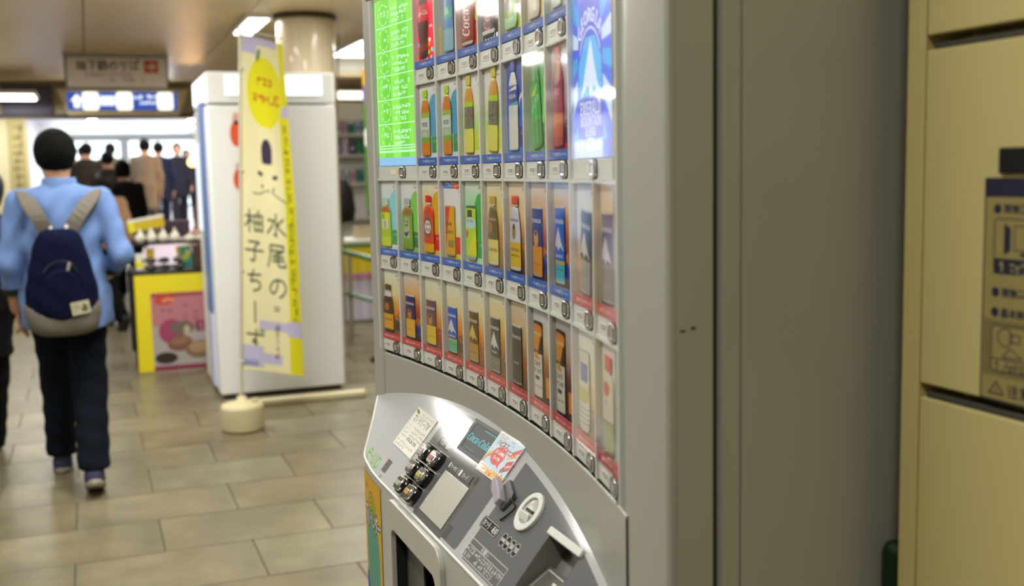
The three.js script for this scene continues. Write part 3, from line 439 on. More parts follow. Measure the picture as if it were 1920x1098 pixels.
const latte = (o) => wrapOf('#2a2018', (x, w, h, m) => { ell(x, '#c47f2a', m, h * 0.12, 60, 30); poly(x, '#d08a2a', [[m - 40, h * 0.12], [m + 40, h * 0.12], [m + 10, h * 0.38], [m - 30, h * 0.38]]); latin(x, 'GEORGIA', m, h * 0.16, 17, '#e0c89a'); fillR(x, '#c9c8bc', m - 52, h * 0.42, 104, h * 0.58); poly(x, '#d88a2a', [[m - 30, h * 0.46], [m, h * 0.38], [m + 24, h * 0.5], [m - 10, h * 0.5]]); latin(x, 'CAFE', m, h * 0.56, 28, '#3a2a1c', { sx: 0.85 }); latin(x, 'AU LAIT', m, h * 0.65, 26, '#3a2a1c', { sx: 0.8 }); fillR(x, '#20283c', m - 18, h * 0.72, 36, 16); smallPrint(x, m - 28, h * 0.84, 5, 12, '#4a4438', false, 2); });
P.push([0, 7, 'tall', 0.104, 0.019, -0.02, cardArt([[0, '#c3c6cc'], [0.35, '#c9bda0'], [0.6, '#8a5a34'], [1, '#2a211c']], '#cf8a34', {}), latte(), 'tall milk coffee can with black top on a grey-brown card', 'can']);
P.push([0, 8, 'tall', 0.106, 0.0195, -0.02, cardArt([[0, '#b4b4ba'], [0.35, '#a89484'], [0.6, '#4a2a20'], [1, '#17131a']], '#c77a24', {}), latte(), 'tall milk coffee can with black top on a nearly black card', 'can']);
P.push([0, 9, 'can', 0.098, 0.0225, -0.016, cardArt(coffeeW, '#8a7f7a', {}), wrapOf('#c3c1b6', (x, w, h, m) => { ell(x, '#b4584a', m - 34, h * 0.14, 12, 24); fillR(x, '#5a649a', m - 14, h * 0.16, 50, h * 0.22); ell(x, '#a4ad5a', m, h * 0.55, 50, 32); for (let i = 0; i < 4; i++) fillR(x, '#8fa0a0', 0, h * (0.7 + i * 0.06), w, 7); band(x, '#a9a9a0', w, 0, 8); }), 'white can with blue square and green band behind a hazy pane', 'can']);
P.push([0, 10, 'hot', 0.108, 0.023, -0.014, cardArt(coffeeW, '#cf6a3c', {}), petTea({ liquid: '#77804f', cap: '#c2573f', label: '#c9c5b8', l0: 0.16, l1: 0.66, draw: (x, w, h, m) => { band(x, '#c2573f', w, 0, h * 0.17); ell(x, '#b2443c', m, h * 0.34, 20, 26); latin(x, '6', m, h * 0.48, 24, '#9a3a34'); band(x, '#8a8f58', w, h * 0.68, h); } }), 'white bottle with coral cap and green base, by the near pillar', 'bottle']);

// print colours as they are on the card: a little lighter and purer than they read behind the pane
function lift(t) {
  const c = t.image, x = c.getContext('2d'), im = x.getImageData(0, 0, c.width, c.height), d = im.data;
  for (let i = 0; i < d.length; i += 4) { const m = (d[i] + d[i + 1] + d[i + 2]) / 3; for (let k = 0; k < 3; k++) d[i + k] = Math.max(0, Math.min(238, (m + (d[i + k] - m) * 1.22) * 1.14)); }
  x.putImageData(im, 0, 0);
}
const atlas = (cw, ch, cols, painters) => {
  const W = cols * cw, H = Math.ceil(painters.length / cols) * ch;
  const t = tex(W, H, (x) => painters.forEach((p, i) => { x.save(); x.translate((i % cols) * cw, Math.floor(i / cols) * ch); x.beginPath(); x.rect(0, 0, cw, ch); x.clip(); p(x, cw, ch); x.restore(); }));
  lift(t); return { t, uv: (g, i) => { const a = g.attributes.uv, e = 0.004; for (let k = 0; k < a.count; k++) { const u = e + a.getX(k) * (1 - 2 * e), v = e + a.getY(k) * (1 - 2 * e); a.setXY(k, ((i % cols) + u) * cw / W, 1 - (Math.floor(i / cols) + 1 - v) * ch / H); } return g; } };
};
const cardAtlas = atlas(CARDW, CARDH, 12, P.map((p) => p[6]));
const wrapAtlas = atlas(WRAPW, WRAPH, 9, P.map((p) => p[7]));
// strips and price tickets share one sheet: 0 blue, 1 red, then prices
const prices = ['¥120', '¥130', '¥140', '¥150'];
const printAtlas = atlas(192, 56, 4, [
  (x, w, h) => { fillR(x, '#3d62a6', 0, 0, w, h); word(x, 'つめた~い', 42, 14, 24, 3.2, '#d8e2f4', 1); },
  (x, w, h) => { fillR(x, '#a8454a', 0, 0, w, h); word(x, 'あたたか~い', 30, 14, 23, 3, '#ecc9c6', 1); },
  ...prices.map((p) => (x, w, h) => { fillR(x, '#c3c2b8', 0, 0, w, h); latin(x, p, w / 2, h / 2 + 1, 46, '#1c1c1a', { sx: 1.45 }); }),
  (x, w, h) => { fillR(x, '#d6c9ae', 0, 0, w, h); },
]);
const printMat = std(0xffffff, 0.45, { map: printAtlas.t });
const printed = (w, h, d, i) => printAtlas.uv(box(w, h, d), i);

// profile of each kind of container: [radius share, height share]
const PROF = {
  pet: [[0, 0], [0.8, 0], [0.96, 0.015], [1, 0.05], [0.97, 0.1], [1, 0.14], [1, 0.26], [0.95, 0.29], [1, 0.33], [1, 0.62], [0.96, 0.68], [0.8, 0.76], [0.55, 0.83], [0.42, 0.86], [0.42, 0.88], [0.5, 0.885], [0.5, 0.985], [0.45, 1], [0, 1]],
  hot: [[0, 0], [0.85, 0], [0.98, 0.02], [1, 0.06], [1, 0.66], [0.96, 0.71], [0.78, 0.77], [0.52, 0.81], [0.5, 0.84], [0.56, 0.845], [0.56, 0.985], [0.5, 1], [0, 1]],
  botcan: [[0, 0], [0.85, 0], [0.97, 0.02], [1, 0.06], [1, 0.4], [0.98, 0.5], [0.86, 0.66], [0.68, 0.78], [0.58, 0.83], [0.6, 0.86], [0.6, 0.98], [0.54, 1], [0, 1]],
  contour: [[0, 0], [0.7, 0], [0.82, 0.02], [0.86, 0.08], [0.78, 0.18], [0.8, 0.26], [0.95, 0.4], [1, 0.5], [0.98, 0.58], [0.8, 0.7], [0.52, 0.82], [0.4, 0.88], [0.44, 0.9], [0.44, 0.99], [0, 1]],
  can: [[0, 0], [0.78, 0], [0.82, 0.02], [0.98, 0.07], [1, 0.1], [1, 0.9], [0.95, 0.94], [0.84, 0.97], [0.86, 0.99], [0.8, 1], [0.78, 0.985], [0, 0.985]],
  slim: [[0, 0], [0.9, 0], [0.97, 0.015], [1, 0.03], [1, 0.965], [0.97, 0.98], [0.97, 0.995], [0.93, 1], [0.9, 0.985], [0, 0.985]],
  tall: [[0, 0], [0.92, 0], [0.99, 0.015], [1, 0.03], [1, 0.96], [0.95, 0.985], [0.93, 1], [0.88, 0.99], [0, 0.99]],
};
const FLAT = 0.09;   // the samples are shallow relief dummies
const CAPS = { pet: 0.875, hot: 0.835, botcan: 0.845, contour: 0.89 };
const TABS = { can: 1, slim: 1, tall: 1 };
function container(kind, h, r, i) {
  const full = PROF[kind], cut = CAPS[kind];
  const lathe = (pts) => {
    const g = new THREE.LatheGeometry(pts.map(([a, b]) => new THREE.Vector2(Math.max(a * r, 1e-5), b * h)), 28, Math.PI, Math.PI * 2);
    const p = g.attributes.position, uv = g.attributes.uv; for (let k = 0; k < p.count; k++) uv.setY(k, Math.min(0.999, p.getY(k) / h));
    g.scale(1, 1, FLAT); g.computeVertexNormals();
    return wrapAtlas.uv(g, i);
  };
  return cut ? [lathe(full.filter((p) => p[1] <= cut).concat([[0, cut]])), lathe([[0, cut]].concat(full.filter((p) => p[1] > cut)))] : [lathe(full), null];
}
const drinkMat = phys(0xffffff, 0.32, { map: wrapAtlas.t, clearcoat: 0.3, clearcoatRoughness: 0.15 });
const cardMat = std(0xffffff, 0.5, { map: cardAtlas.t });
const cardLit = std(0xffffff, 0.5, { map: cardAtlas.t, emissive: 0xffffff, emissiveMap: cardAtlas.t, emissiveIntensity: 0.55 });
const pane = phys(0xffffff, 0.06, { transmission: 1, thickness: 0, ior: 1.32, specularIntensity: 1 });
// push button: chrome rim and grey lens
const rim = (() => { const o = rrShape(0.0215, 0.0185, 0.0066), hole = rrShape(0.0155, 0.0125, 0.0042); o.holes.push(new THREE.Path(hole.getPoints(6))); return extr(o, 0.002, 0.0012, 5); })();
const rimOuter = extr(rrShape(0.0255, 0.0222, 0.008), 0.001, 0.0004, 5);
const lens = extr(rrShape(0.0145, 0.0118, 0.004), 0.0018, 0.0008, 5);
const lensMat = phys(new THREE.Color(0.34, 0.34, 0.3), 0.18, { clearcoat: 1, clearcoatRoughness: 0.05 });
const rimDark = std(0x2c2c28, 0.3, { metalness: 0.6 });
const plateH = 0.0235, stripH = 0.0125, CW = 2 * R * Math.sin(DTH / 2), RECESS = 0.0075;
function cellFrame(i, row, span = 1, parent = vm, name = 'product_cell') {
  const th = TH0 + (i + span / 2) * DTH, [x, z] = arcP(th);
  const g = grp(name, parent, [x, YR[row], z]); g.rotation.y = Math.atan2(-Math.cos(th), -Math.sin(th));
  return g;
}
function plate(g, w, price, bx) {
  add('price_plate', rbox(w - 0.003, plateH - 0.001, 0.01, 0.001, 0, plateH / 2, -0.006), cellGrey, g);
  const s = [-0.0215 * (w / CW > 1.5 ? 0.8 : 1), plateH / 2 + rr(-0.001, 0.001), -0.0008];
  add('price_ticket', printed(0.026, 0.0095, 0.0008, price), printMat, g, s);
  add('button_bezel', rimOuter, rimDark, g, [bx, plateH / 2, -0.0012]);
  add('button_rim', rim, M.chrome, g, [bx, plateH / 2, -0.0002]);
  add('button_lens', lens, lensMat, g, [bx, plateH / 2, 0]);
}
P.forEach(([row, col, kind, h, r, px, , , label, cat, o = {}], i) => {
  const H = YR[row + 1] - YR[row], g = cellFrame(col, row), hot = row === 0 || (row === 1 && col > 8);
  const price = row === 3 ? [5, 5, 2, 2, 2, 4, 2][col - 2] : row === 2 ? 5 : row === 1 && (col === 5 || col === 6) ? 3 : 2;
  plate(g, CW, price, 0.0235);
  const c0 = plateH + 0.002, ch = H - c0 - 0.005;
  add('strip', printed(CW - 0.006, stripH, 0.002, hot ? 1 : 0), printMat, g, [0, plateH + stripH / 2 + 0.0005, -0.001]);
  add('card', cardAtlas.uv(box(CW - 0.009, ch, 0.001), i), o.lit ? cardLit : cardMat, g, [0.001, c0 + ch / 2, -RECESS + 0.0014]);
  add('recess_back', box(CW - 0.004, H - 0.004, 0.002, 0, H / 2, -RECESS), cellGrey, g);
  add('cover', box(CW - 0.0035, H - plateH - 0.004, 0.0015, 0, plateH + (H - plateH) / 2 - 0.001, 0.0018), pane, g);
  // the sample stands inside the cell as a thing of its own
  const [body, cap] = container(kind, h, r, i);
  const th = TH0 + (col + 0.5) * DTH, back = -RECESS + 0.002 + r * FLAT, [ax, az] = arcP(th);
  const p = V(px, plateH + stripH + 0.004, back).applyAxisAngle(V(0, 1, 0), g.rotation.y);
  const d = thing(cat === 'bottle' ? 'drink_bottle' : 'drink_can', label, cat, [ax + p.x, YR[row] + p.y, az + p.z], g.rotation.y, 'drink samples in the vending machine');
  if (o.tilt) { d.rotation.order = 'YXZ'; d.rotation.z = -o.tilt; }
  add('body', body, drinkMat, d);
  if (cap) add('cap', cap, drinkMat, d);
  else add('pull_tab', extr(rrShape(r * 0.5, r * 0.8, r * 0.24), 0.0006, 0).rotateX(-Math.PI / 2).scale(1, 1, FLAT).translate(0, h * 0.986, 0), M.steel, d);
});
// dividers and rails between the cells
for (let i = 0; i <= 11; i++) {
  const [x, z] = arcP(TH0 + i * DTH, R + RECESS / 2 - 0.0006), y1 = i === 1 || i === 10 ? YR[2] : YR[4];
  const d = add('divider', rbox(0.0045, y1 - YR[0], RECESS + 0.003, 0.001), cellGrey, vm, [x, (YR[0] + y1) / 2, z]);
  const th = TH0 + i * DTH; d.rotation.y = Math.atan2(-Math.cos(th), -Math.sin(th));
}
for (let k = 1; k < 4; k++) {
  add('rail', arcWall(R - 0.0006, k === 3 ? TH0 + 2 * DTH : TH0, k === 3 ? TH0 + 9 * DTH : 0.2236, YR[k] - 0.004, YR[k] + 0.0005, 44, RECESS), cellGrey, vm);
}
add('display_back', arcWall(R + RECESS + 0.002, TH0 - 0.002, 0.2236, YR[0] - 0.01, YR[4] + 0.02, 24, 0.012), M.dark, vm);
add('display_top', arcWall(R + 0.001, TH0, 0.2236, YR[4] - 0.002, YR[4] + 0.006, 44, RECESS), cellGrey, vm);
// backlit panels
{
  const green = tex(384, 760, (x, w, h) => {
    fillR(x, '#7fe04a', 0, 0, w, h); for (let i = 0; i < 5; i++) fillR(x, ['#8ce84e', '#74d83e', '#92ec58', '#6ed23c', '#86e44a'][i], i * w / 5, 0, w / 5, h);
    x.strokeStyle = '#c8ffd8'; x.lineWidth = 5; x.strokeRect(22, -10, w - 44, h * 0.93);
    for (let k = 0; k < 6; k++) {
      const y = h * (0.055 + k * 0.145); if (k) { x.beginPath(); x.moveTo(22, y - 24); x.lineTo(w - 22, y - 24); x.stroke(); }
      x.setLineDash([22, 12]); x.beginPath(); x.arc(96, y + 30, 46, 0, 7); x.stroke(); x.setLineDash([]);
      smallPrint(x, 72, y + 14, 2, 24, '#d2ffe4', false, 4);
      for (let j = 0; j < 3; j++) smallPrint(x, 170, y + 4 + j * 26, 8 - j, 18, '#d2ffe4', false, 4);
    }
    for (let j = 0; j < 3; j++) { x.beginPath(); x.moveTo(22, h * 0.88 + j * 12); x.lineTo(w - 22, h * 0.88 + j * 12); x.stroke(); }
    fillR(x, '#8fc0e8', 0, h * 0.95, w, h * 0.05);
  });
  const blue = tex(448, 800, (x, w, h) => {
    fillR(x, '#2f62f0', 0, 0, w, h);
    const cx = w * 0.38, cy = h * 0.62;
    for (let i = 0; i < 14; i++) { const a = i / 14 * 6.283 + 0.1, b = a + 0.26; poly(x, i % 2 ? '#cfe4ff' : '#2aa8f4', [[cx, cy], [cx + 1400 * Math.cos(a), cy + 1400 * Math.sin(a)], [cx + 1400 * Math.cos(b), cy + 1400 * Math.sin(b)]]); }
    // the big bottle of the advert
    poly(x, '#2a46d8', [[cx - 66, h * 0.1], [cx + 66, h * 0.1], [cx + 74, h * 0.34], [cx + 104, h * 0.5], [cx + 126, h * 0.66], [cx + 126, h * 0.93], [cx - 126, h * 0.93], [cx - 126, h * 0.66], [cx - 104, h * 0.5], [cx - 74, h * 0.34]]);
    ell(x, '#8fb4ff', cx, h * 0.4, 24, 34); ell(x, '#5f86f0', cx, h * 0.3, 60, 22);
    [...'GEORGIA'].forEach((c, i) => { const a = -0.9 + i * 0.3; latin(x, c, cx + Math.sin(a) * 124, h * 0.64 - Math.cos(a) * 112, 56, '#e6f0ff', { rot: a * 0.8 }); });
    x.strokeStyle = '#bcd4ff'; x.lineWidth = 9; x.beginPath(); x.arc(cx, h * 0.68, 108, Math.PI * 1.12, Math.PI * 1.88); x.stroke();
    poly(x, '#35b4f6', [[cx - 112, h * 0.66], [cx - 40, h * 0.575], [cx + 50, h * 0.575], [cx + 112, h * 0.66], [cx + 118, h * 0.8], [cx - 118, h * 0.8]]);
    mountain(x, '#e2eeff', cx + 10, h * 0.58, h * 0.79, 210);
    fillR(x, '#3148c4', cx - 124, h * 0.785, 248, h * 0.145); latin(x, 'EMERALD', cx, h * 0.825, 54, '#dfe6f8', { sx: 0.85 }); latin(x, 'MOUNTAIN', cx, h * 0.872, 42, '#c6cff0', { sx: 0.9 }); latin(x, 'BLEND', cx, h * 0.91, 36, '#c6cff0', { sx: 0.9 });
    fillR(x, '#3a62d8', w * 0.66, h * 0.94, w * 0.34, h * 0.06); fillR(x, '#a8bdf0', 0, h * 0.935, w * 0.64, h * 0.065); smallPrint(x, 20, h * 0.945, 9, 26, '#e8eeff', false, 5);
  });
  for (const [i, t, name, k, glow, lc] of [[0, green, 'backlit_panel', '#5fd838', 1.25, 0x9dff7a], [9, blue, 'backlit_poster', '#3a66ff', 1.25, 0x7aa0ff]]) {
    const H = YR[4] - YR[2], g = cellFrame(i, 2, 2, vm, name), w = CW * 2;
    plate(g, w, i ? 6 : 6, i ? 0.0 : 0.03);
    const ph = H - plateH - 0.004;
    add('light_sheet', box(w - 0.008, ph, 0.006, 0, plateH + 0.001 + ph / 2, -0.006), std(0x0c0c0c, 0.3, { emissive: 0xffffff, emissiveMap: t, emissiveIntensity: glow }), g);
    add('cover', box(w - 0.004, ph + 0.002, 0.0015, 0, plateH + 0.001 + ph / 2, 0.001), pane, g);
    const l = new THREE.RectAreaLight(lc, 0.5, w - 0.02, ph - 0.01); l.position.set(0, plateH + ph / 2, 0.006); l.rotation.y = Math.PI; l.castShadow = true; g.add(l);
  }
}
// ---------------------------------------------------------------- control panel and lower front of the machine
{
  const SL = Math.sqrt(1 + PM * PM), X0 = 0.4515;
  const cp = new THREE.Group(); cp.name = 'control_panel'; vm.add(cp);
  cp.applyMatrix4(new THREE.Matrix4().makeBasis(V(0, 0, 1), V(1 / SL, PM / SL, 0), V(-PM / SL, 1 / SL, 0)).setPosition(X0, PM * X0 + PC, 0));
  const ly = (x) => (x - X0) * SL;
  const L = (z, x, off = 0) => [z, ly(x), off];
  const arcX = (z, r = R + 0.0012) => CX + Math.sqrt(r * r - (z - CZ) ** 2);
  const low = [[0.5255, -2.138], [0.5019, -2.0836], [0.478, -2.033], [0.4607, -1.9964], [0.4572, -1.975], [0.4549, -1.944], [0.4525, -1.9], [0.4515, -1.84], [0.4515, -1.768], [0.4515, -1.472], [0.4515, -1.3], [0.4525, -1.24], [0.4549, -1.2], [0.4607, -1.145], [0.478, -1.11], [0.4985, -1.0]];
  const top = []; for (let i = 0; i <= 60; i++) { const z = -2.138 + i * (1.138 / 60); top.push([z, arcX(z)]); }
  const tray = [-1.232, -1.142, 0.464, 0.5185];
  const UZ = (z) => (z + 2.15) / 1.2 * 2048, UX = (x) => 384 * (1 - (x - 0.445) / 0.135), PXM = 2048 / 1.2;
  const print = tex(2048, 384, (x, w, h) => {
    fillR(x, '#adafb1', 0, 0, w, h);
    const zone = (z0, z1) => {
      x.beginPath(); x.moveTo(UZ(z0), UX(0.462)); x.quadraticCurveTo(UZ(z0), UX(0.4562), UZ(z0) + 14, UX(0.4562)); x.lineTo(UZ(z1) - 14, UX(0.4562)); x.quadraticCurveTo(UZ(z1), UX(0.4562), UZ(z1), UX(0.462));
      for (let i = 0; i <= 20; i++) { const z = z1 + (z0 - z1) * i / 20; x.lineTo(UZ(z), UX(arcX(z) - 0.0072)); }
      x.closePath(); x.fillStyle = '#606265'; x.fill();
    };
    zone(-1.757, -1.432); zone(-1.406, -1.02);
    for (let i = 0; i < 1500; i++) { x.globalAlpha = 0.09; fillR(x, rnd() < 0.5 ? '#b8b8b4' : '#4a4a48', rr(UZ(-1.75), UZ(-1.05)), rr(40, 360), rr(1, 9), 1.2); } x.globalAlpha = 1;
    // reader surround and sensor window
    fillR(x, '#565756', UZ(-1.64), UX(0.5225), UZ(-1.497) - UZ(-1.64), UX(0.4535) - UX(0.5225));
    fillR(x, '#4c4d4c', UZ(-1.5), UX(0.4705), 36, 40); 
    x.fillStyle = '#3a3a3a'; x.beginPath(); x.ellipse(UZ(-1.507), UX(0.517), 10, 12, 0, 0, 7); x.fill(); for (let i = 0; i < 4; i++) ell(x, '#4a4a4a', UZ(-1.527) + i * 8, UX(0.5185), 2, 2);
    fillR(x, '#4a4b4a', UZ(-1.648), UX(0.5675), UZ(-1.49) - UZ(-1.648), UX(0.5305) - UX(0.5675));
    // legends
    const plate2 = (z0, z1, x0, x1) => { roundRect(x, UZ(z0), UX(x1), UZ(z1) - UZ(z0), UX(x0) - UX(x1), 10); x.fillStyle = '#141414'; x.fill(); };
    plate2(-1.724, -1.664, 0.5222, 0.5325); word(x, 'マネー選択', UZ(-1.718), UX(0.5315), 18, 2, '#d8d8d4', 1.05, false, 1.25);
    plate2(-1.416, -1.352, 0.4875, 0.4985); x.strokeStyle = '#c9c9c4'; x.lineWidth = 2; roundRect(x, UZ(-1.413), UX(0.4977), UZ(-1.355) - UZ(-1.413), UX(0.4883) - UX(0.4977), 8); x.stroke(); word(x, 'おつり・返却', UZ(-1.41), UX(0.4965), 15, 2, '#e2e2de', 1.02, false, 1.35);
    [['500', -1.33], ['100', -1.3148], ['50', -1.2995], ['10', -1.2842]].forEach(([t, z]) => { ell(x, '#101010', UZ(z), UX(0.492), 14.5, 18.5); x.strokeStyle = '#cfcfca'; x.lineWidth = 2; x.beginPath(); x.ellipse(UZ(z), UX(0.492), 13, 17, 0, 0, 7); x.stroke(); latin(x, t, UZ(z), UX(0.492), t.length > 2 ? 13 : 17, '#f0f0ec'); });
    x.strokeStyle = '#b4b4ae'; x.lineWidth = 2.5; x.strokeRect(UZ(-1.42), UX(0.4762), UZ(-1.272) - UZ(-1.42), UX(0.4578) - UX(0.4762)); x.beginPath(); x.moveTo(UZ(-1.42), UX(0.4705)); x.lineTo(UZ(-1.272), UX(0.4705)); x.stroke();
    word(x, 'お願い', UZ(-1.366), UX(0.4758), 15, 1.8, '#c4c4be', 1.15, false, 0.95);
    smallPrint(x, UZ(-1.414), UX(0.4692), 17, 13, '#c4c4be', false, 1.8); smallPrint(x, UZ(-1.414), UX(0.4637), 14, 13, '#c4c4be', false, 1.8);
    // green eco mark and sensor on the pale end
    x.save(); x.translate(UZ(-1.94), UX(0.4645)); x.rotate(0.05); latin(x, 'e-up', 0, -8, 74, '#6cae3a', { bold: false, sx: 1.05 }); x.restore();
    x.strokeStyle = '#d8a08a'; x.lineWidth = 4; x.beginPath(); x.arc(UZ(-1.882), UX(0.4745), 12, 0, 4); x.stroke(); x.strokeStyle = '#9ac0cc'; x.beginPath(); x.arc(UZ(-1.893), UX(0.4655), 9, 0, 5); x.stroke();
    fillR(x, '#5c5d5c', UZ(-1.871), UX(0.4765), 46, 44); smallPrint(x, UZ(-1.862), UX(0.4575), 2, 12, '#6a6a6a', false, 2);
  });
  const panelMat = phys(0xffffff, 0.6, { map: print, clearcoat: 0.5, clearcoatRoughness: 0.07, specularIntensity: 0.4, bumpMap: grain, bumpScale: 0.00008 });
  // sloping face with the opening of the coin tray
  const sh = new THREE.Shape(top.map(([z, x]) => new THREE.Vector2(z, ly(x))).concat(low.slice().reverse().map(([x, z]) => new THREE.Vector2(z, ly(x)))));
  const hz = tray; sh.holes.push(new THREE.Path([[hz[0], hz[2]], [hz[0], hz[3]], [hz[1], hz[3]], [hz[1], hz[2]]].map(([z, x]) => new THREE.Vector2(z, ly(x)))));
  const fg = new THREE.ShapeGeometry(sh); { const p = fg.attributes.position, uv = fg.attributes.uv; for (let i = 0; i < p.count; i++) uv.setXY(i, (p.getX(i) + 2.15) / 1.2, (p.getY(i) / SL + X0 - 0.445) / 0.135); }
  panelMat.side = THREE.DoubleSide;
  add('panel_face', fg, panelMat, cp);
  add('edge_trim', tube(low.map(([x, z]) => L(z, x, -0.001)), 0.0026, 90, 8), phys(new THREE.Color(0.6, 0.6, 0.57), 0.3), cp);
  const mid = (a, b) => (a + b) / 2;
  // paper notice, sticker, long label
  const plateOn = (name, z0, z1, x0, x1, t, mat, rot = 0, th = 0.0008) => add(name, box(Math.abs(z1 - z0), Math.abs(ly(x1) - ly(x0)), th), mat, cp, L(mid(z0, z1), mid(x0, x1), th / 2 + 0.0002), [0, 0, rot]);
  const notice = tex(256, 176, (x, w, h) => {
    fillR(x, '#dcdcd2', 0, 0, w, h); ell(x, '#6a7a2a', 30, 16, 26, 6, 0.2); smallPrint(x, 84, 10, 14, 10, '#9a9a90'); smallPrint(x, 70, 24, 15, 10, '#9a9a90');
    x.strokeStyle = '#26281c'; x.lineWidth = 3.4; let a = 34; for (const s of [[0, 34, 14, 30, 4, 52, 16, 54], [0, 30, 12, 54], [2, 44, 16, 40], [0, 32, 10, 40, 0, 56], [4, 28, 6, 58], [0, 44, 14, 44], [2, 30, 12, 32, 6, 58], [0, 32, 6, 54, 14, 30]]) { x.beginPath(); for (let i = 0; i < s.length; i += 2) i ? x.lineTo(a + s[i], s[i + 1]) : x.moveTo(a + s[i], s[i + 1]); x.stroke(); a += 25; }
    for (const [y, n, o] of [[72, 12, 96], [88, 14, 96], [104, 13, 96]]) { smallPrint(x, 14, y, 5, 11, '#6a6a62'); smallPrint(x, o, y, n, 11, '#5a5a54'); }
    latin(x, '0774-24-7109', 160, 126, 19, '#2a2a26', { sx: 1.05 }); smallPrint(x, 14, 120, 6, 11, '#6a6a62'); smallPrint(x, 14, 142, 9, 11, '#6a6a62'); smallPrint(x, 130, 146, 9, 11, '#6a6a62'); smallPrint(x, 14, 158, 10, 11, '#6a6a62');
  });
  plateOn('notice', -1.897, -1.7785, 0.4925, 0.5432, 0, std(0xffffff, 0.7, { map: notice }), -0.02, 0.0016);
  const sticker = tex(320, 232, (x, w, h) => {
    fillR(x, '#b4cfe2', 0, 0, w, h); fillR(x, '#dfe6ea', 0, 0, w, 16);
    x.lineWidth = 20; x.strokeStyle = '#c8a83a'; x.beginPath(); x.arc(70, 190, 74, 3.3, 5.2); x.stroke(); x.strokeStyle = '#c4402a'; x.lineWidth = 9; x.beginPath(); x.arc(70, 190, 60, 3.3, 5.2); x.stroke();
    poly(x, '#c33a28', [[250, 60], [320, 20], [320, 50], [250, 84]]); poly(x, '#d9a52a', [[225, 100], [320, 56], [320, 74], [235, 112]]);
    smallPrint(x, 24, 10, 9, 10, '#b8504a', false, 1.6); smallPrint(x, 40, 24, 6, 10, '#b8504a', false, 1.6); smallPrint(x, 170, 14, 3, 13, '#6a86c0', false, 2.4); smallPrint(x, 180, 34, 3, 13, '#6a86c0', false, 2.4);
    word(x, 'ハピネス', 40, 38, 34, 6, '#7e1c2c', 1.02); word(x, 'クエスト', 176, 62, 30, 6, '#9a1c2c', 1.0);
    ell(x, '#c4261c', 132, 118, 74, 50); poly(x, '#c4261c', [[150, 150], [196, 140], [200, 176]]);
    word(x, 'ぼくと友達に', 80, 92, 19, 3, '#f6efe8', 0.98); word(x, 'なってね', 92, 122, 20, 3, '#f6efe8', 1);
    for (let i = 0; i < 40; i++) ell(x, ['#d9b52a', '#c33a28', '#4a6ac0', '#7ab04a'][i % 4], rr(0, w), rr(40, 150), rr(1.5, 4), rr(1.5, 4));
    fillR(x, '#d8a23a', 0, 192, w, 40); fillR(x, '#e6dccc', 20, 184, 90, 40); smallPrint(x, 26, 190, 8, 9, '#b8342a', false, 1.6); smallPrint(x, 26, 204, 8, 9, '#b8342a', false, 1.6);
    poly(x, '#b41c22', [[250, 120], [310, 96], [316, 150], [258, 182]]); poly(x, '#2a2a30', [[236, 170], [256, 140], [252, 190]]); latin(x, 'Coke', 284, 136, 20, '#f2e6e2', { rot: -0.45, font: 'serif' });
    for (let i = 0; i < 16; i++) ell(x, ['#c43a2a', '#e8c23a', '#5a9a3a', '#f0e6d8'][i % 4], rr(120, 300), rr(186, 226), rr(4, 10), rr(4, 9));
    x.strokeStyle = '#efece4'; x.lineWidth = 7; x.strokeRect(0, 0, w, h);
  });
  plateOn('sticker', -1.5285, -1.4285, 0.5265, 0.5702, 0, phys(0xffffff, 0.35, { map: sticker, clearcoat: 0.4 }), 0, 0.0034);
  const bar = tex(320, 32, (x, w, h) => { fillR(x, '#d4d4cc', 0, 0, w, h); fillR(x, '#a83a5a', 0, 0, 22, h); poly(x, '#3a6a9a', [[0, 0], [30, 0], [12, 16]]); smallPrint(x, 60, 4, 12, 10, '#8a8a84'); for (let i = 0; i < 6; i++) fillR(x, '#222', 268 + i * 8, 4, 3, 24); });
  plateOn('long_label', -1.765, -1.642, 0.5535, 0.5622, 0, phys(0xffffff, 0.3, { map: bar, clearcoat: 0.6 }), -0.01, 0.002);
  // text screen with cyan dots
  const screen = tex(256, 128, (x, w, h) => { fillR(x, '#06090b', 0, 0, w, h); x.fillStyle = '#1ea8b4'; x.fillRect(118, 8, 128, 4); latin(x, 'Coca-Cola', 124, 66, 50, '#2fc0cc', { font: 'serif', skew: -0.4 }); fillR(x, '#1a8f98', 30, 114, 120, 2); });
  add('text_screen', rbox(0.1, ly(0.564) - ly(0.535), 0.002, 0.0008), phys(new THREE.Color(0.09, 0.1, 0.1), 0.45, { emissive: 0xffffff, emissiveMap: screen, emissiveIntensity: 0.9, specularIntensity: 0.4 }), cp, L(-1.58, 0.5495, 0.0005));
  add('screen_frame', extrFrame(0.118, ly(0.567) - ly(0.5315), 0.1, ly(0.564) - ly(0.535), 0.0014), std(0x3d3e3e, 0.4), cp, L(-1.58, 0.5493, 0.0002));
  // card reader
  add('reader_window', rbox(0.114, ly(0.507) - ly(0.4605), 0.002, 0.0008), phys(new THREE.Color(0.42, 0.42, 0.36), 0.3, { clearcoat: 0.5 }), cp, L(-1.568, 0.4838, 0.0006));
  const rl = tex(320, 40, (x, w, h) => { fillR(x, '#101010', 0, 0, w, h); roundRect(x, 8, 6, 14, 28, 6); x.fillStyle = '#c9c9c4'; x.fill(); word(x, 'ケータイ', 34, 9, 22, 2.6, '#d6d6d2', 1); fillR(x, '#c9c9c4', 142, 4, 3, 32); roundRect(x, 162, 4, 22, 32, 8); x.fillStyle = '#d6d6d2'; x.fill(); word(x, 'カード', 206, 9, 24, 2.6, '#d6d6d2', 1); });
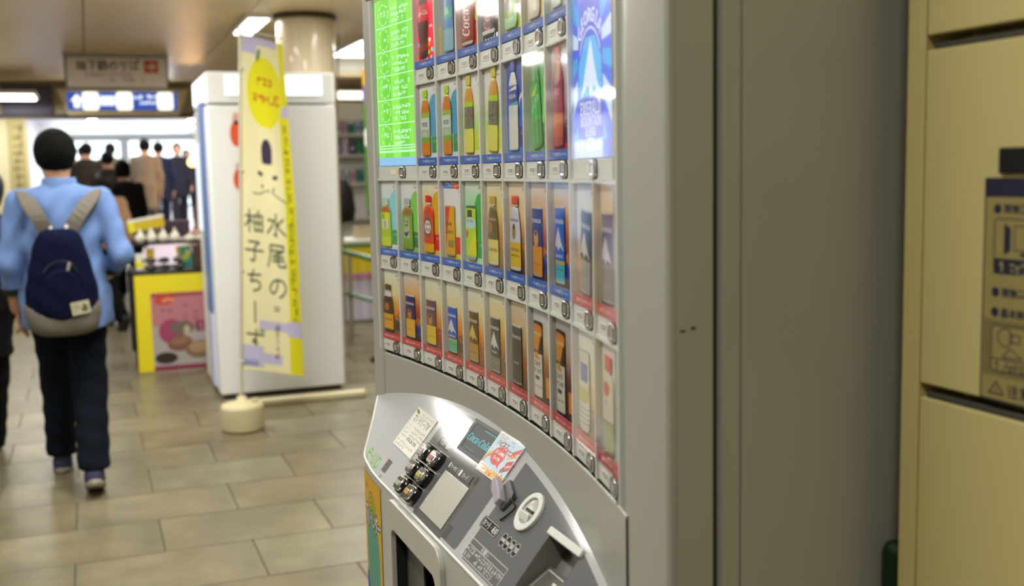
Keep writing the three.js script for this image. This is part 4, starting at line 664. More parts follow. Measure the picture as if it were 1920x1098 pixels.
  plateOn('reader_label', -1.628, -1.522, 0.5095, 0.5185, 0, std(0xffffff, 0.4, { map: rl }), 0, 0.001);
  // six payment buttons
  const inserts = [0xa8a8a2, 0xa84048, 0xa89a98, 0xa8a04a, 0xa6a6a2, 0xb8925a];
  const bbase = extr(rrShape(0.033, 0.027, 0.01), 0.009, 0.002, 6), bcap = extr(rrShape(0.026, 0.02, 0.007), 0.004, 0.002, 6), bins = extr(rrShape(0.02, 0.0075, 0.002), 0.0008, 0.0003, 4);
  const gloss = phys(0x090909, 0.1, { clearcoat: 1 });
  let q = 0; for (const x of [0.509, 0.4877, 0.4666]) for (const z of [-1.7235, -1.669]) {
    add('button_base', bbase, gloss, cp, L(z, x, 0));
    add('button_cap', bcap, M.chrome, cp, L(z, x, 0.0112));
    add('button_insert', bins, phys(new THREE.Color(inserts[q++]), 0.25, { clearcoat: 0.8 }), cp, [z, ly(x) - 0.001, 0.0174]);
  }
  // coin slot dial, return lever, wire hook
  const ringS = new THREE.Shape(); ringS.absarc(0, 0, 0.0275, 0, Math.PI * 2); const rh = new THREE.Path(); rh.absarc(0, 0.001, 0.0205, 0, Math.PI * 2); ringS.holes.push(rh);
  add('coin_ring', extr(ringS, 0.003, 0.0012, 28), cellGrey, cp, L(-1.3085, 0.5238, 0.0005));
  const dish = new THREE.SphereGeometry(0.0215, 28, 10, 0, Math.PI * 2, 0, Math.PI / 2).scale(1, 0.2, 1).rotateX(Math.PI / 2);
  add('coin_dial', dish, paint, cp, L(-1.3085, 0.5241, 0));
  add('coin_slot', rbox(0.022, 0.0045, 0.004, 0.001), M.black, cp, [-1.3055, ly(0.5241) + 0.0012, 0.0038]);
  add('coin_flap', rbox(0.03, 0.012, 0.003, 0.0014), cellGrey, cp, [-1.311, ly(0.5241) - 0.009, 0.0042], [0.35, 0, 0]);
  add('lever_socket', rbox(0.046, 0.03, 0.01, 0.004), std(0x4a4b4a, 0.4), cp, [-1.392, ly(0.5235), 0.0015], [0, 0, -0.35]);
  { const lev = new THREE.Shape([[-0.007, 0.03], [0.007, 0.03], [0.008, 0.012], [0.012, -0.01], [0.008, -0.03], [-0.006, -0.03], [-0.008, -0.006], [-0.009, 0.012]].map((p) => new THREE.Vector2(...p)));
    add('return_lever', extr(lev, 0.008, 0.002, 4).scale(0.66, 0.78, 1), std(0xd9d4e2, 0.22, { metalness: 0.55 }), cp, [-1.402, ly(0.5225), 0.008], [0.12, 0, -2.05]); }
  add('wire_hook', tube([[-1.372, ly(0.53), 0.006], [-1.356, ly(0.523), 0.009], [-1.347, ly(0.5205), 0.004], [-1.353, ly(0.512), 0.003], [-1.366, ly(0.503), 0.002]], 0.0014, 30, 6), M.black, cp);
  // coin tray pocket
  { const z0 = tray[0], z1 = tray[1], a = ly(tray[2]), b = ly(tray[3]), gm = std(new THREE.Color(0.2, 0.2, 0.185), 0.45), d = 0.035;
    add('tray_lip', rbox(z1 - z0 + 0.008, 0.011, 0.006, 0.002, mid(z0, z1), b + 0.006, 0.002), cellGrey, cp);
    add('tray_pocket', merge([box(0.002, b - a, d, z0 - 0.001, mid(a, b), -d / 2), box(0.002, b - a, d, z1 + 0.001, mid(a, b), -d / 2), box(z1 - z0, 0.002, d, mid(z0, z1), b + 0.001, -d / 2), box(z1 - z0, 0.002, d, mid(z0, z1), a - 0.001, -d / 2), box(z1 - z0 + 0.004, b - a + 0.004, 0.002, mid(z0, z1), mid(a, b), -d)]), gm, cp);
    const flap = tex(128, 64, (x, w, h) => { fillR(x, '#55564f', 0, 0, w, h); x.strokeStyle = '#c4c4b8'; x.lineWidth = 2; x.strokeRect(8, 6, w - 16, h - 12); poly(x, '#d2d2c6', [[w * 0.42, 16], [w * 0.7, 16], [w * 0.56, 34]]); });
    add('tray_flap', box(z1 - z0 - 0.006, 0.056, 0.003), std(0xffffff, 0.5, { map: flap }), cp, [mid(z0, z1), mid(a, b) - 0.014, -0.017], [-0.3, 0, 0]); }

  // vertical front below the panel
  const yTop = (x) => PM * x + PC;
  const wallStrip = (pts, y0, y1f, off = 0) => {
    const pos = [], uv = [], idx = []; let run = 0;
    pts.forEach(([x, z], i) => { if (i) run += Math.hypot(x - pts[i - 1][0], z - pts[i - 1][1]); pos.push(x - off, y0, z, x - off, y1f(x), z); uv.push(run, 0, run, 1); });
    for (let i = 0; i < pts.length - 1; i++) { const a = i * 2; idx.push(a, a + 2, a + 1, a + 2, a + 3, a + 1); }
    const g = new THREE.BufferGeometry(); g.setAttribute('position', new THREE.Float32BufferAttribute(pos, 3)); uv.forEach((u, i) => { if (i % 2 === 0) uv[i] = u / run; }); g.setAttribute('uv', new THREE.Float32BufferAttribute(uv, 2)); g.setIndex(idx); g.computeVertexNormals(); return g;
  };
  const W0 = -1.745, W1 = -1.49;
  const farPts = low.filter(([, z]) => z < W0).concat([[X0, W0]]), nearPts = [[X0, W1]].concat(low.filter(([, z]) => z > W1));
  const wallG = merge([wallStrip(farPts, 0.06, yTop), wallStrip(nearPts, 0.06, yTop), wallStrip([[X0, W0], [X0, W1]], 0.9, yTop), wallStrip([[X0, W0], [X0, W1]], 0.06, () => 0.35)]);
  const frontMat = paintFront.clone(); frontMat.side = THREE.DoubleSide;
  add('lower_front', wallG, frontMat, vm);
  add('kick_plate', box(0.2, 0.06, 1.2, 0.6, 0.11, -1.53), M.dark, vm);
  // delivery window: rounded frame, dark chute, hinged grey flap
  const fo = rrShape(0.3, 0.64, 0.03), fh = rrShape(W1 - W0, 0.55, 0.02); fo.holes.push(new THREE.Path(fh.getPoints(6)));
  add('window_frame', extr(fo, 0.006, 0.002, 6).rotateY(-Math.PI / 2).translate(X0 - 0.001, 0.63, mid(W0, W1)), paintFront, vm);
  add('delivery_chute', merge([box(0.002, 0.56, W1 - W0 + 0.01, 0.56, 0.625, mid(W0, W1)), box(0.11, 0.56, 0.002, 0.505, 0.625, W0 - 0.003), box(0.11, 0.56, 0.002, 0.505, 0.625, W1 + 0.003), box(0.11, 0.002, W1 - W0, 0.505, 0.903, mid(W0, W1)), box(0.11, 0.002, W1 - W0, 0.505, 0.348, mid(W0, W1))]), M.dark, vm);
  add('delivery_flap', rbox(0.004, 0.5, 0.1, 0.001), std(0x5d5e5c, 0.4), vm, [X0 + 0.02, 0.65, W0 + 0.052]);
  const poster = tex(256, 512, (x, w, h) => {
    fillR(x, '#d6a81e', 0, 0, w, h); fillR(x, '#3a3f8a', 0, h * 0.36, w, h * 0.64); fillR(x, '#d6a81e', 0, 0, w, h * 0.37);
    smallPrint(x, 8, 14, 5, 14, '#b0362a', false, 3);
    x.strokeStyle = '#5f8a3a'; x.lineWidth = 4; for (let k = 0; k < 4; k++) { x.beginPath(); x.arc(w * 0.52, 100, 46 + k * 9, Math.PI * 1.05, Math.PI * 1.95); x.stroke(); }
    ell(x, '#4f9a86', w * 0.52, 150, 92, 92);
    for (const [lw, c] of [[11, '#14180f'], [5, '#efece0']]) { word(x, 'ベンダー', 108, 62, 32, lw, c, 1.05); smallPrintSeed(x, 14, 58, lw, c); }
  });
  function smallPrintSeed(x, a, b, lw, c) { x.strokeStyle = c; x.lineWidth = lw; for (const s of [[0, 6, 30, 6, 15, 0, 15, 36, 2, 20, 28, 20, 2, 36, 30, 36], [46, 2, 46, 34, 74, 34, 74, 8, 46, 8, 60, 0, 60, 36, 50, 20, 72, 20]]) { x.beginPath(); for (let i = 0; i < s.length; i += 4) { x.moveTo(a + s[i], b + s[i + 1]); x.lineTo(a + s[i + 2], b + s[i + 3]); } x.stroke(); } }
  add('front_poster', wallStrip(low.filter(([, z]) => z > -2.0 && z < -1.775), 0.42, (x) => 0.943, 0.0012), std(0xffffff, 0.45, { map: poster, side: THREE.DoubleSide }), vm);
}
function extrFrame(w, h, wi, hi, d) { const o = rrShape(w, h, 0.003), i = rrShape(wi, hi, 0.001); o.holes.push(new THREE.Path(i.getPoints(4))); return extr(o, d, 0.0006, 4); }
// ---------------------------------------------------------------- coin lockers beside the machine
{
  const XL = 0.742, Z0 = -0.857;
  const lk = thing('coin_locker', 'khaki cream coin locker bank with black door gaps', 'locker');
  const cream = phys(new THREE.Color(0.66, 0.575, 0.245), 0.42, { bumpMap: grain, bumpScale: 0.00012, clearcoat: 0.15, clearcoatRoughness: 0.4 });
  add('carcass', merge([box(0.4, 2.0, 1.9, 1.0, 1.04, Z0 + 0.955), box(0.06, 2.0, 0.024, XL + 0.031, 1.04, Z0 + 0.0125), box(0.05, 0.06, 1.9, XL + 0.03, 0.07, Z0 + 0.955)]), cream, lk);
  const rows = [0.05, 0.296, 0.626, 0.956, 1.286, 1.616, 1.93];
  const W = 0.345;
  for (let c = 0; c < 5; c++) for (let r = 0; r < rows.length - 1; r++) {
    const z = Z0 + 0.0265 + c * (W + 0.004) + W / 2, y0 = rows[r] + (r ? 0.0 : 0), y1 = rows[r + 1] - 0.0075;
    const d = add('door', rbox(0.02, y1 - y0 - 0.006, W, 0.002, XL + 0.01, (y0 + y1) / 2 - 0.003, z), cream, lk);
    add('pull_lip', rbox(0.012, 0.006, W - 0.008, 0.0015, XL + 0.009, y1 - 0.003, z + 0.002), std(0x46443c, 0.5), d);
    if (c > 0 || r !== 4) add('lock', rbox(0.006, 0.045, 0.03, 0.003, XL - 0.003, y1 - 0.1, z + W * 0.32), M.steel, d);
  }
  // black plate and instruction sheet on the middle door
  add('black_plate', rbox(0.004, 0.0225, 0.07, 0.003, XL - 0.002, 1.4985, -0.7015), M.black, lk);
  const sheet = tex(512, 544, (x, w, h) => {
    fillR(x, '#9f9258', 0, 0, w, h); const ink = '#23223c';
    fillR(x, ink, 0, 0, w, h * 0.085); x.strokeStyle = ink; x.lineWidth = 5; x.strokeRect(2, 2, w - 4, h - 4);
    const bullet = (y, s) => { ell(x, ink, 42, y + 12, 12, 12); word(x, s, 60, y, 24, 3.6, ink, 1.05); smallPrint(x, 60 + s.length * 26, y, 8, 22, ink, false, 3); };
    bullet(h * 0.115, '荷物'); x.lineWidth = 3; roundRect(x, 34, h * 0.18, 210, h * 0.235, 10); x.stroke();
    poly(x, ink, [[64, h * 0.2], [84, h * 0.22], [84, h * 0.32], [64, h * 0.34]]); x.strokeRect(96, h * 0.21, 90, 58); fillR(x, ink, 128, h * 0.23, 20, 26); poly(x, ink, [[110, h * 0.34], [140, h * 0.345], [124, h * 0.32]]);
    fillR(x, ink, 34, h * 0.355, 210, h * 0.07); latin(x, '1', 58, h * 0.392, 34, '#b5a870'); smallPrint(x, 84, h * 0.368, 8, 15, '#b5a870', false, 2); smallPrint(x, 84, h * 0.4, 8, 15, '#b5a870', false, 2);
    bullet(h * 0.485, '荷物'); bullet(h * 0.575, '基本料');
    fillR(x, '#7f7648', 8, h * 0.63, w - 16, h * 0.255); x.lineWidth = 3; fillR(x, '#9f9258', 34, h * 0.655, 210, h * 0.205); roundRect(x, 34, h * 0.655, 210, h * 0.205, 8); x.stroke();
    x.beginPath(); x.arc(76, h * 0.705, 22, 0, 7); x.stroke(); x.strokeRect(92, h * 0.69, 30, 18); x.beginPath(); x.moveTo(70, h * 0.795); x.lineTo(92, h * 0.75); x.lineTo(130, h * 0.79); x.closePath(); x.stroke();
    x.beginPath(); x.moveTo(34, h * 0.805); x.lineTo(244, h * 0.805); x.stroke(); latin(x, '1', 52, h * 0.835, 28, ink); smallPrint(x, 74, h * 0.815, 9, 14, ink, false, 2); smallPrint(x, 74, h * 0.838, 5, 14, ink, false, 2);
    x.lineWidth = 4; x.beginPath(); x.moveTo(30, h * 0.965); x.lineTo(52, h * 0.91); x.lineTo(76, h * 0.965); x.closePath(); x.stroke(); latin(x, '!', 53, h * 0.948, 22, ink); word(x, '注意', 88, h * 0.91, 34, 4, ink, 1.1);
  });
  add('instruction_sheet', box(0.0008, 0.1975, 0.185).translate(0, 0, 0), std(0xffffff, 0.55, { map: sheetMap(sheet) }), lk, [XL - 0.0006, 1.385, -0.6605]);
  function sheetMap(t) { return t; }
  lk.updateMatrixWorld();
}
tag(add('gap_post', merge([cylG(0.0125, 0.0125, 1.1, 0.754, 0.55, -0.874, 20), new THREE.SphereGeometry(0.0125, 20, 10).translate(0.754, 1.1, -0.874)]), std(new THREE.Color(0.001, 0.02, 0.002), 0.6)), 'dark green round-topped post in the gap beside the lockers', 'post');
// ---------------------------------------------------------------- white booth, flag, stall, signs, shop side
{
  const b = thing('white_booth', 'tall white booth cabinet with lit header panels behind the flag', 'booth');
  const wm = phys(new THREE.Color(0.87, 0.89, 0.9), 0.42, { bumpMap: grain, bumpScale: 0.0006 });
  const x0 = 0.756, x1 = 1.6, z1 = -7.43, z0 = -8.35, mx = (x0 + x1) / 2, mz = (z0 + z1) / 2, w = x1 - x0, d = z1 - z0;
  add('body', rbox(w, 1.925, d, 0.012, mx, 0.06 + 0.9625 - 0.03, mz), wm, b);
  add('header', rbox(w, 0.205, d, 0.012, mx, 2.07, mz), wm, b);
  add('skirt', box(w - 0.06, 0.06, d - 0.06, mx, 0.03, mz), M.black, b);
  const lit = tex(256, 128, (x, w2, h) => { fillR(x, '#eef6ff', 0, 0, w2, h); });
  const litR = tex(256, 128, (x, w2, h) => { fillR(x, '#eef6ff', 0, 0, w2, h); latin(x, 'aiko', 90, 84, 52, '#c9cfe0', { font: 'serif', skew: -0.3 }); x.strokeStyle = '#f0b8c8'; x.lineWidth = 7; x.beginPath(); x.arc(64, 40, 18, 3.4, 5.6); x.stroke(); });
  const glow = (t) => std(0x333333, 0.4, { emissive: 0xffffff, emissiveMap: t, emissiveIntensity: 1.6 });
  const hp = (xa, xb, t) => add('header_light', extr(rrShape(xb - xa, 0.145, 0.02), 0.006, 0.001, 6), M.white, b, [(xa + xb) / 2, 2.085, z1 - 0.001]) && add('light_panel', box(xb - xa - 0.012, 0.133, 0.004), glow(t), b, [(xa + xb) / 2, 2.085, z1 + 0.009]);
  hp(0.872, 1.0, lit); hp(1.255, 1.52, litR);
  const hl = new THREE.RectAreaLight(0xeef4ff, 2, 0.7, 0.13); hl.position.set(1.2, 2.085, z1 + 0.02); hl.rotation.y = Math.PI; b.add(hl);
  // left face: lit header, tall lit display, blue and lilac edging
  add('light_panel', box(0.006, 0.15, d - 0.1, x0 - 0.003, 2.075, mz), std(0x333333, 0.4, { emissive: 0xfaffff, emissiveIntensity: 2.2 }), b);
  add('lit_display', box(0.012, 0.62, 0.26, x0 - 0.006, 1.42, z0 + 0.2), std(0x333333, 0.4, { emissive: 0xeaf8ff, emissiveIntensity: 1.1 }), b);
  add('edge_strip', box(0.02, 1.42, 0.2, x0 - 0.01, 1.28, z1 - 0.32), std(new THREE.Color(0.09, 0.17, 0.42), 0.4), b);
  add('edge_strip', box(0.02, 0.5, 0.2, x0 - 0.01, 0.31, z1 - 0.32), std(new THREE.Color(0.55, 0.57, 0.78), 0.4), b);
  // red fruit and blue print on the front, half hidden by the flag
  const red = std(new THREE.Color(0.75, 0.09, 0.03), 0.4), pink = std(new THREE.Color(0.75, 0.4, 0.38), 0.4), bl = std(new THREE.Color(0.2, 0.36, 0.72), 0.4);
  for (const [y, s] of [[1.77, 1], [1.47, 0.8]]) {
    const fr = new THREE.Shape(); fr.absellipse(0, 0, 0.042 * s, 0.085 * s, 0, Math.PI * 2); add('fruit_print', extr(fr, 0.001, 0, 20), red, b, [0.938, y, z1 + 0.0005]);
    const lf = new THREE.Shape(); lf.absellipse(0, 0, 0.025 * s, 0.04 * s, 0, Math.PI * 2); add('leaf_print', extr(lf, 0.001, 0, 16), pink, b, [0.94, y + 0.1 * s, z1 + 0.0005]);
  }
  add('lettering_print', merge([0, 1, 2, 3].map((i) => box(0.035 - i * 0.005, 0.05, 0.001, 0.95, 1.22 - i * 0.07, z1 + 0.0006))), bl, b);
}
{
  const f = thing('banner_flag', 'yellow and cream vertical banner flag with green brush lettering', 'flag');
  const zf = -6.5, pb = [0.773, 0.14, zf], pt = [0.868, 2.335, zf];
  add('pole', rod(pb, pt, 0.009), std(new THREE.Color(0.55, 0.52, 0.36), 0.4), f);
  add('cross_arm', rod([0.868, 2.325, zf], [1.14, 2.305, zf - 0.2], 0.005), M.white, f);
  for (const t of [0.02, 0.3, 0.6, 0.9]) { const y = 0.37 + t * 1.93, x = 0.773 + (y - 0.14) / 2.195 * 0.095; add('tie_loop', new THREE.TorusGeometry(0.014, 0.004, 6, 12).rotateX(Math.PI / 2).translate(x + 0.004, y, zf), M.white, f); }
  const cloth = tex(512, 1900, (x, w, h) => {
    fillR(x, '#efe8b6', 0, 0, w, h); const lil = '#c4bedd', yel = '#e2dc12';
    fillR(x, lil, 0, 0, w * 0.84, h * 0.022); fillR(x, lil, 0, 0, w * 0.37, h * 0.05);
    fillR(x, yel, w * 0.88, 0, w * 0.12, h * 0.19); fillR(x, lil, w * 0.84, h * 0.19, w * 0.16, h * 0.035);
    poly(x, yel, [[w * 0.8, h * 0.225], [w, h * 0.225], [w, h * 0.84], [w * 0.8, h * 0.84]]); fillR(x, yel, w * 0.78, h * 0.885, w * 0.22, h * 0.115);
    smallPrint(x, w * 0.85, h * 0.25, 20, 52, '#6a6a12', true, 7);
    ell(x, '#eae41a', w * 0.52, h * 0.16, w * 0.38, h * 0.105, 0.25); ell(x, '#eae41a', w * 0.6, h * 0.255, 22, 26); ell(x, '#3f7a2e', w * 0.4, h * 0.052, 16, 42, 0.5);
    smallPrint(x, w * 0.36, h * 0.115, 3, 52, '#c23a18', false, 9); smallPrint(x, w * 0.26, h * 0.165, 5, 54, '#c23a18', false, 9);
    // dark tall cap, eyes and whisker strokes
    x.fillStyle = '#3b3048'; x.beginPath(); x.ellipse(w * 0.5, h * 0.335, 52, 70, 0, Math.PI, 0); x.lineTo(w * 0.5 + 48, h * 0.37); x.quadraticCurveTo(w * 0.5, h * 0.378, w * 0.5 - 48, h * 0.37); x.closePath(); x.fill();
    ell(x, '#2a2620', w * 0.37, h * 0.403, 26, 13, 0.25); ell(x, '#2a2620', w * 0.64, h * 0.41, 26, 13, -0.15);
    x.strokeStyle = '#7a7858'; x.lineWidth = 9; for (const s of [[0.22, 0.462, 0.34, 0.47, 0.46, 0.452], [0.56, 0.452, 0.66, 0.47, 0.84, 0.482]]) { x.beginPath(); x.moveTo(w * s[0], h * s[1]); x.quadraticCurveTo(w * s[2], h * s[3], w * s[4], h * s[5]); x.stroke(); }
    ell(x, '#5a5640', w * 0.4, h * 0.44, 10, 12); ell(x, '#5a5640', w * 0.5, h * 0.452, 9, 9); ell(x, '#5a5640', w * 0.6, h * 0.446, 8, 12);
    const ink = '#3c4a34';
    [['柚', 0.51], ['子', 0.6], ['ち', 0.69], ['|', 0.785], ['ず', 0.87]].forEach(([c, v]) => { x.strokeStyle = ink; glyph(x, c, w * 0.06, h * v, w * 0.34, h * 0.074, 13); });
    [['水', 0.515], ['尾', 0.605], ['の', 0.7]].forEach(([c, v]) => { x.strokeStyle = ink; glyph(x, c, w * 0.44, h * v, w * 0.36, h * 0.078, 13); });
    fillR(x, lil, w * 0.3, h * 0.845, w * 0.5, h * 0.028); fillR(x, lil, w * 0.76, h * 0.838, w * 0.24, h * 0.047);
    fillR(x, lil, w * 0.02, h * 0.925, w * 0.34, h * 0.065); fillR(x, lil, w * 0.3, h * 0.945, w * 0.36, h * 0.032); fillR(x, '#8f98c6', w * 0.04, h * 0.97, w * 0.24, h * 0.02);
    smallPrint(x, w * 0.55, h * 0.79, 3, 50, '#3a3a34', true, 7); smallPrint(x, w * 0.57, h * 0.87, 6, 26, '#5a5850', true, 4); ell(x, '#b03a4a', w * 0.56, h * 0.953, 10, 10);
  });
  const g = new THREE.PlaneGeometry(1, 1, 14, 60), p = g.attributes.position;
  for (let i = 0; i < p.count; i++) {
    const u = p.getX(i) + 0.5, v = p.getY(i) + 0.5, yl = 0.368 + v * 1.937, yr2 = 0.287 + v * 1.985;
    const xl = 0.773 + (yl - 0.14) / 2.195 * 0.095, xr = 1.149 - 0.009 * v;
    p.setXYZ(i, xl + (xr - xl) * u, yl + (yr2 - yl) * u, zf + 0.012 * Math.sin(u * 9 + v * 3) * u - 0.2 * u * Math.max(0, v - 0.5) * 2);
  }
  g.computeVertexNormals();
  add('cloth', g, phys(0xffffff, 0.9, { map: cloth, side: THREE.DoubleSide, transmission: 0.12, thickness: 0 }), f);
  const prof = [[0, 0], [0.115, 0], [0.126, 0.012], [0.127, 0.13], [0.12, 0.15], [0.1, 0.158], [0.03, 0.16], [0.026, 0.2], [0, 0.2]].map(([r, y]) => new THREE.Vector2(Math.max(r, 1e-4), y));
  const baseT = std(new THREE.Color(0.6, 0.54, 0.32), 0.5);
  add('base_tank', new THREE.LatheGeometry(prof, 32).translate(0.776, 0.001, zf), baseT, f);
  add('filler_cap', cylG(0.022, 0.02, 0.03, 0.85, 0.168, zf + 0.02), baseT, f);
  tag(add('floor_bar', rbox(0.86, 0.045, 0.07, 0.015, 1.24, 0.0235, -7.12), std(new THREE.Color(0.66, 0.6, 0.38), 0.4)), 'long cream bar lying on the floor before the white booth', 'bar');
}
{
  // sweet stall: yellow front with pink poster, wire shelf and boxed goods
  const s = thing('market_stall', 'yellow fronted sweet stall with pink poster and wire shelf', 'stall');
  const Y = std(new THREE.Color(0.78, 0.66, 0.01), 0.5), zf = -8.7;
  add('front_board', rbox(0.6, 0.755, 0.02, 0.004, 0.585, 0.385, zf - 0.012), Y, s);
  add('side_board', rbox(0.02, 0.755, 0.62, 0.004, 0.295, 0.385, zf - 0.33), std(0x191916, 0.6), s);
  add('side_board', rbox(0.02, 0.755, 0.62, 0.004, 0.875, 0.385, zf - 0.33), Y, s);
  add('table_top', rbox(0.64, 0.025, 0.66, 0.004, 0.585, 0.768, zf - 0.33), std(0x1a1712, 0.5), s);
  const poster = tex(512, 720, (x, w, h) => {
    fillR(x, '#b4747e', 0, 0, w, h); fillR(x, '#9a3a58', 0, 0, w, h * 0.05);
    ell(x, '#c2442a', w * 0.22, h * 0.09, w * 0.17, h * 0.065, -0.12); smallPrint(x, w * 0.1, h * 0.07, 4, 34, '#f0c8a8', false, 7);
    smallPrint(x, w * 0.16, h * 0.2, 2, 44, '#7a3f4a', false, 5); smallPrint(x, w * 0.5, h * 0.14, 4, 46, '#8a4a54', true, 6); smallPrint(x, w * 0.68, h * 0.1, 6, 44, '#8a4a54', true, 6);
    poly(x, '#a8a0a0', [[0, h * 0.42], [w, h * 0.5], [w, h * 0.94], [0, h * 0.94]]); ell(x, '#9a3f62', w * 0.3, h * 0.5, w * 0.2, h * 0.16); ell(x, '#6d6258', w * 0.48, h * 0.46, w * 0.2, h * 0.085); ell(x, '#b8aa94', w * 0.55, h * 0.49, w * 0.05, h * 0.06);
    fillR(x, '#7a2a44', w * 0.7, h * 0.38, w * 0.3, h * 0.14); smallPrint(x, w * 0.74, h * 0.4, 3, 50, '#c88aa0', true, 6);
    ell(x, '#7a5440', w * 0.43, h * 0.66, w * 0.2, h * 0.1, -0.15); ell(x, '#8f6a54', w * 0.42, h * 0.63, w * 0.15, h * 0.05, -0.15); ell(x, '#7d6448', w * 0.75, h * 0.75, w * 0.24, h * 0.115); ell(x, '#a58a66', w * 0.73, h * 0.72, w * 0.16, h * 0.07); ell(x, '#2a241e', w * 0.2, h * 0.84, w * 0.18, h * 0.075); ell(x, '#3a322a', w * 0.98, h * 0.86, w * 0.12, h * 0.06);
    fillR(x, '#8a2f50', 0, h * 0.94, w, h * 0.06);
  });
  add('front_poster', box(0.46, 0.6, 0.003), std(0xffffff, 0.45, { map: poster }), s, [0.628, 0.315, zf + 0.001]);
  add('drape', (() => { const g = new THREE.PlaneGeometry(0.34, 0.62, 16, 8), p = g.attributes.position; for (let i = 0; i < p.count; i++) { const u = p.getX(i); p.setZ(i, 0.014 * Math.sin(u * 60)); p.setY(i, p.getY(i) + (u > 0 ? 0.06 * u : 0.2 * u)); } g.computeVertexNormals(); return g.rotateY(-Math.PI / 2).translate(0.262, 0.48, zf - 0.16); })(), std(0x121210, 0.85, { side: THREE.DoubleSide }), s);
  // wire rack
  const wire = []; for (const x of [0.3, 0.86]) for (const z of [zf - 0.1, zf - 0.5]) wire.push(rod([x, 0.78, z], [x, 1.02, z], 0.006, 6));
  for (let i = 0; i < 9; i++) wire.push(rod([0.29, 0.985, zf - 0.08 - i * 0.055], [0.87, 0.985, zf - 0.08 - i * 0.055], 0.004, 5)); wire.push(rod([0.29, 0.985, zf - 0.08], [0.29, 0.985, zf - 0.53], 0.005, 5), rod([0.87, 0.985, zf - 0.08], [0.87, 0.985, zf - 0.53], 0.005, 5));
  add('wire_rack', merge(wire), M.dark, s);
  // goods
  const Yb = std(new THREE.Color(0.62, 0.45, 0.01), 0.4), Yl = std(new THREE.Color(0.8, 0.74, 0.02), 0.4), wp = std(new THREE.Color(0.75, 0.72, 0.62), 0.5), pk = std(new THREE.Color(0.72, 0.5, 0.46), 0.5);
  const yb = thing('gift_box', 'long mustard yellow gift box tilted on top of the wire shelf', 'box', [0.42, 1.09, zf - 0.34]); yb.rotation.z = 0.16;
  add('box_body', rbox(0.27, 0.075, 0.13, 0.006, 0, 0.038, 0), Yb, yb); add('box_lid', rbox(0.275, 0.02, 0.135, 0.005, 0, 0.083, 0), wp, yb); add('end_band', rbox(0.05, 0.08, 0.134, 0.005, -0.115, 0.038, 0), Yl, yb);
  for (let i = 0; i < 4; i++) { const k = thing('wrapped_cake', ['fourth', 'third', 'second', 'first'][i] + ' plump white wrapped cake from the booth on the wire shelf', 'cake', [0.36 + i * 0.085, 0.989, zf - 0.16], rr(-0.2, 0.2), 'white wrapped cakes on the stall'); k.rotation.z = 0.15; add('paper', new THREE.SphereGeometry(0.044, 14, 10).scale(0.9, 0.9, 1.15).translate(0, 0.042, 0), wp, k); add('twist', new THREE.ConeGeometry(0.02, 0.05, 10).translate(0.01, 0.1, 0), wp, k); }
  for (let i = 0; i < 2; i++) { const k = thing('wrapped_cake', (i ? 'flat white wrapped cake at the booth end of the shelf' : 'flat white wrapped cake between plump cakes and shelf end'), 'cake', [0.72 + i * 0.1, 0.989, zf - 0.2], 0, 'flat wrapped cakes at the shelf end'); add('paper', new THREE.SphereGeometry(0.045, 14, 10).scale(1.1, 0.55, 1).translate(0, 0.026, 0), wp, k); add('twist', new THREE.ConeGeometry(0.012, 0.03, 10).translate(0, 0.06, 0), wp, k); }
  const pb = thing('display_box', 'dark plum display box standing behind the wrapped cakes', 'box', [0.63, 0.992, zf - 0.48]); add('box_body', rbox(0.2, 0.13, 0.1, 0.006, 0.02, 0.08, 0), std(new THREE.Color(0.05, 0.02, 0.04), 0.4), pb); add('box_lid', rbox(0.21, 0.02, 0.11, 0.005, 0.02, 0.146, 0), std(new THREE.Color(0.07, 0.03, 0.05), 0.4), pb);
  const rp = thing('gift_box', 'salmon pink flat gift box at the end of the wire shelf', 'box', [0.835, 0.992, zf - 0.4]); add('box_body', rbox(0.15, 0.05, 0.16, 0.005, 0, 0.026, 0), pk, rp); add('box_lid', rbox(0.155, 0.018, 0.165, 0.004, 0, 0.06, 0), std(new THREE.Color(0.7, 0.3, 0.22), 0.5), rp);
  const y2 = thing('snack_pack', 'white and yellow snack pack under the wire shelf', 'snack', [0.335, 0.782, zf - 0.14]); add('pack', rbox(0.075, 0.13, 0.06, 0.012, 0, 0.066, 0), wp, y2); add('print_band', rbox(0.077, 0.06, 0.062, 0.01, 0, 0.05, 0), Yl, y2);
  const y3 = thing('snack_pack', 'slim olive yellow snack pack under the wire shelf', 'snack', [0.425, 0.782, zf - 0.26]); add('pack', rbox(0.06, 0.16, 0.05, 0.01, 0, 0.081, 0), Yb, y3); add('print_band', rbox(0.062, 0.04, 0.052, 0.008, 0, 0.05, 0), pk, y3);
  const fm = phys(0x15141a, 0.16, { clearcoat: 1 });
  for (let i = 0; i < 6; i++) { const k = thing('foil_packet', 'shiny black foil wrapped sweet in the heap on the stall table', 'sweet', [0.42 + (i % 3) * 0.1, 0.782 + Math.floor(i / 3) * 0.052, zf - 0.09 - Math.floor(i / 3) * 0.02], i, 'black foil sweets on the stall'); add('foil', new THREE.IcosahedronGeometry(0.04, 1).scale(1.15, 0.62, 0.95).translate(0, 0.025, 0), fm, k); add('twist', new THREE.ConeGeometry(0.016, 0.03, 7).rotateZ(1.2).translate(0.048, 0.03, 0), fm, k); }
  const tk = thing('display_carton', 'teal and orange printed carton beside the brown box', 'box', [0.683, 0.787, zf - 0.17]); const tt = tex(128, 256, (x, w, h) => { fillR(x, '#1f7a78', 0, 0, w, h); fillR(x, '#c48a2a', 0, 0, 24, h); ell(x, '#b5b02a', w * 0.6, h * 0.45, 30, 70, 0.3); smallPrint(x, w * 0.42, h * 0.2, 5, 34, '#2a6a4a', true, 6); });
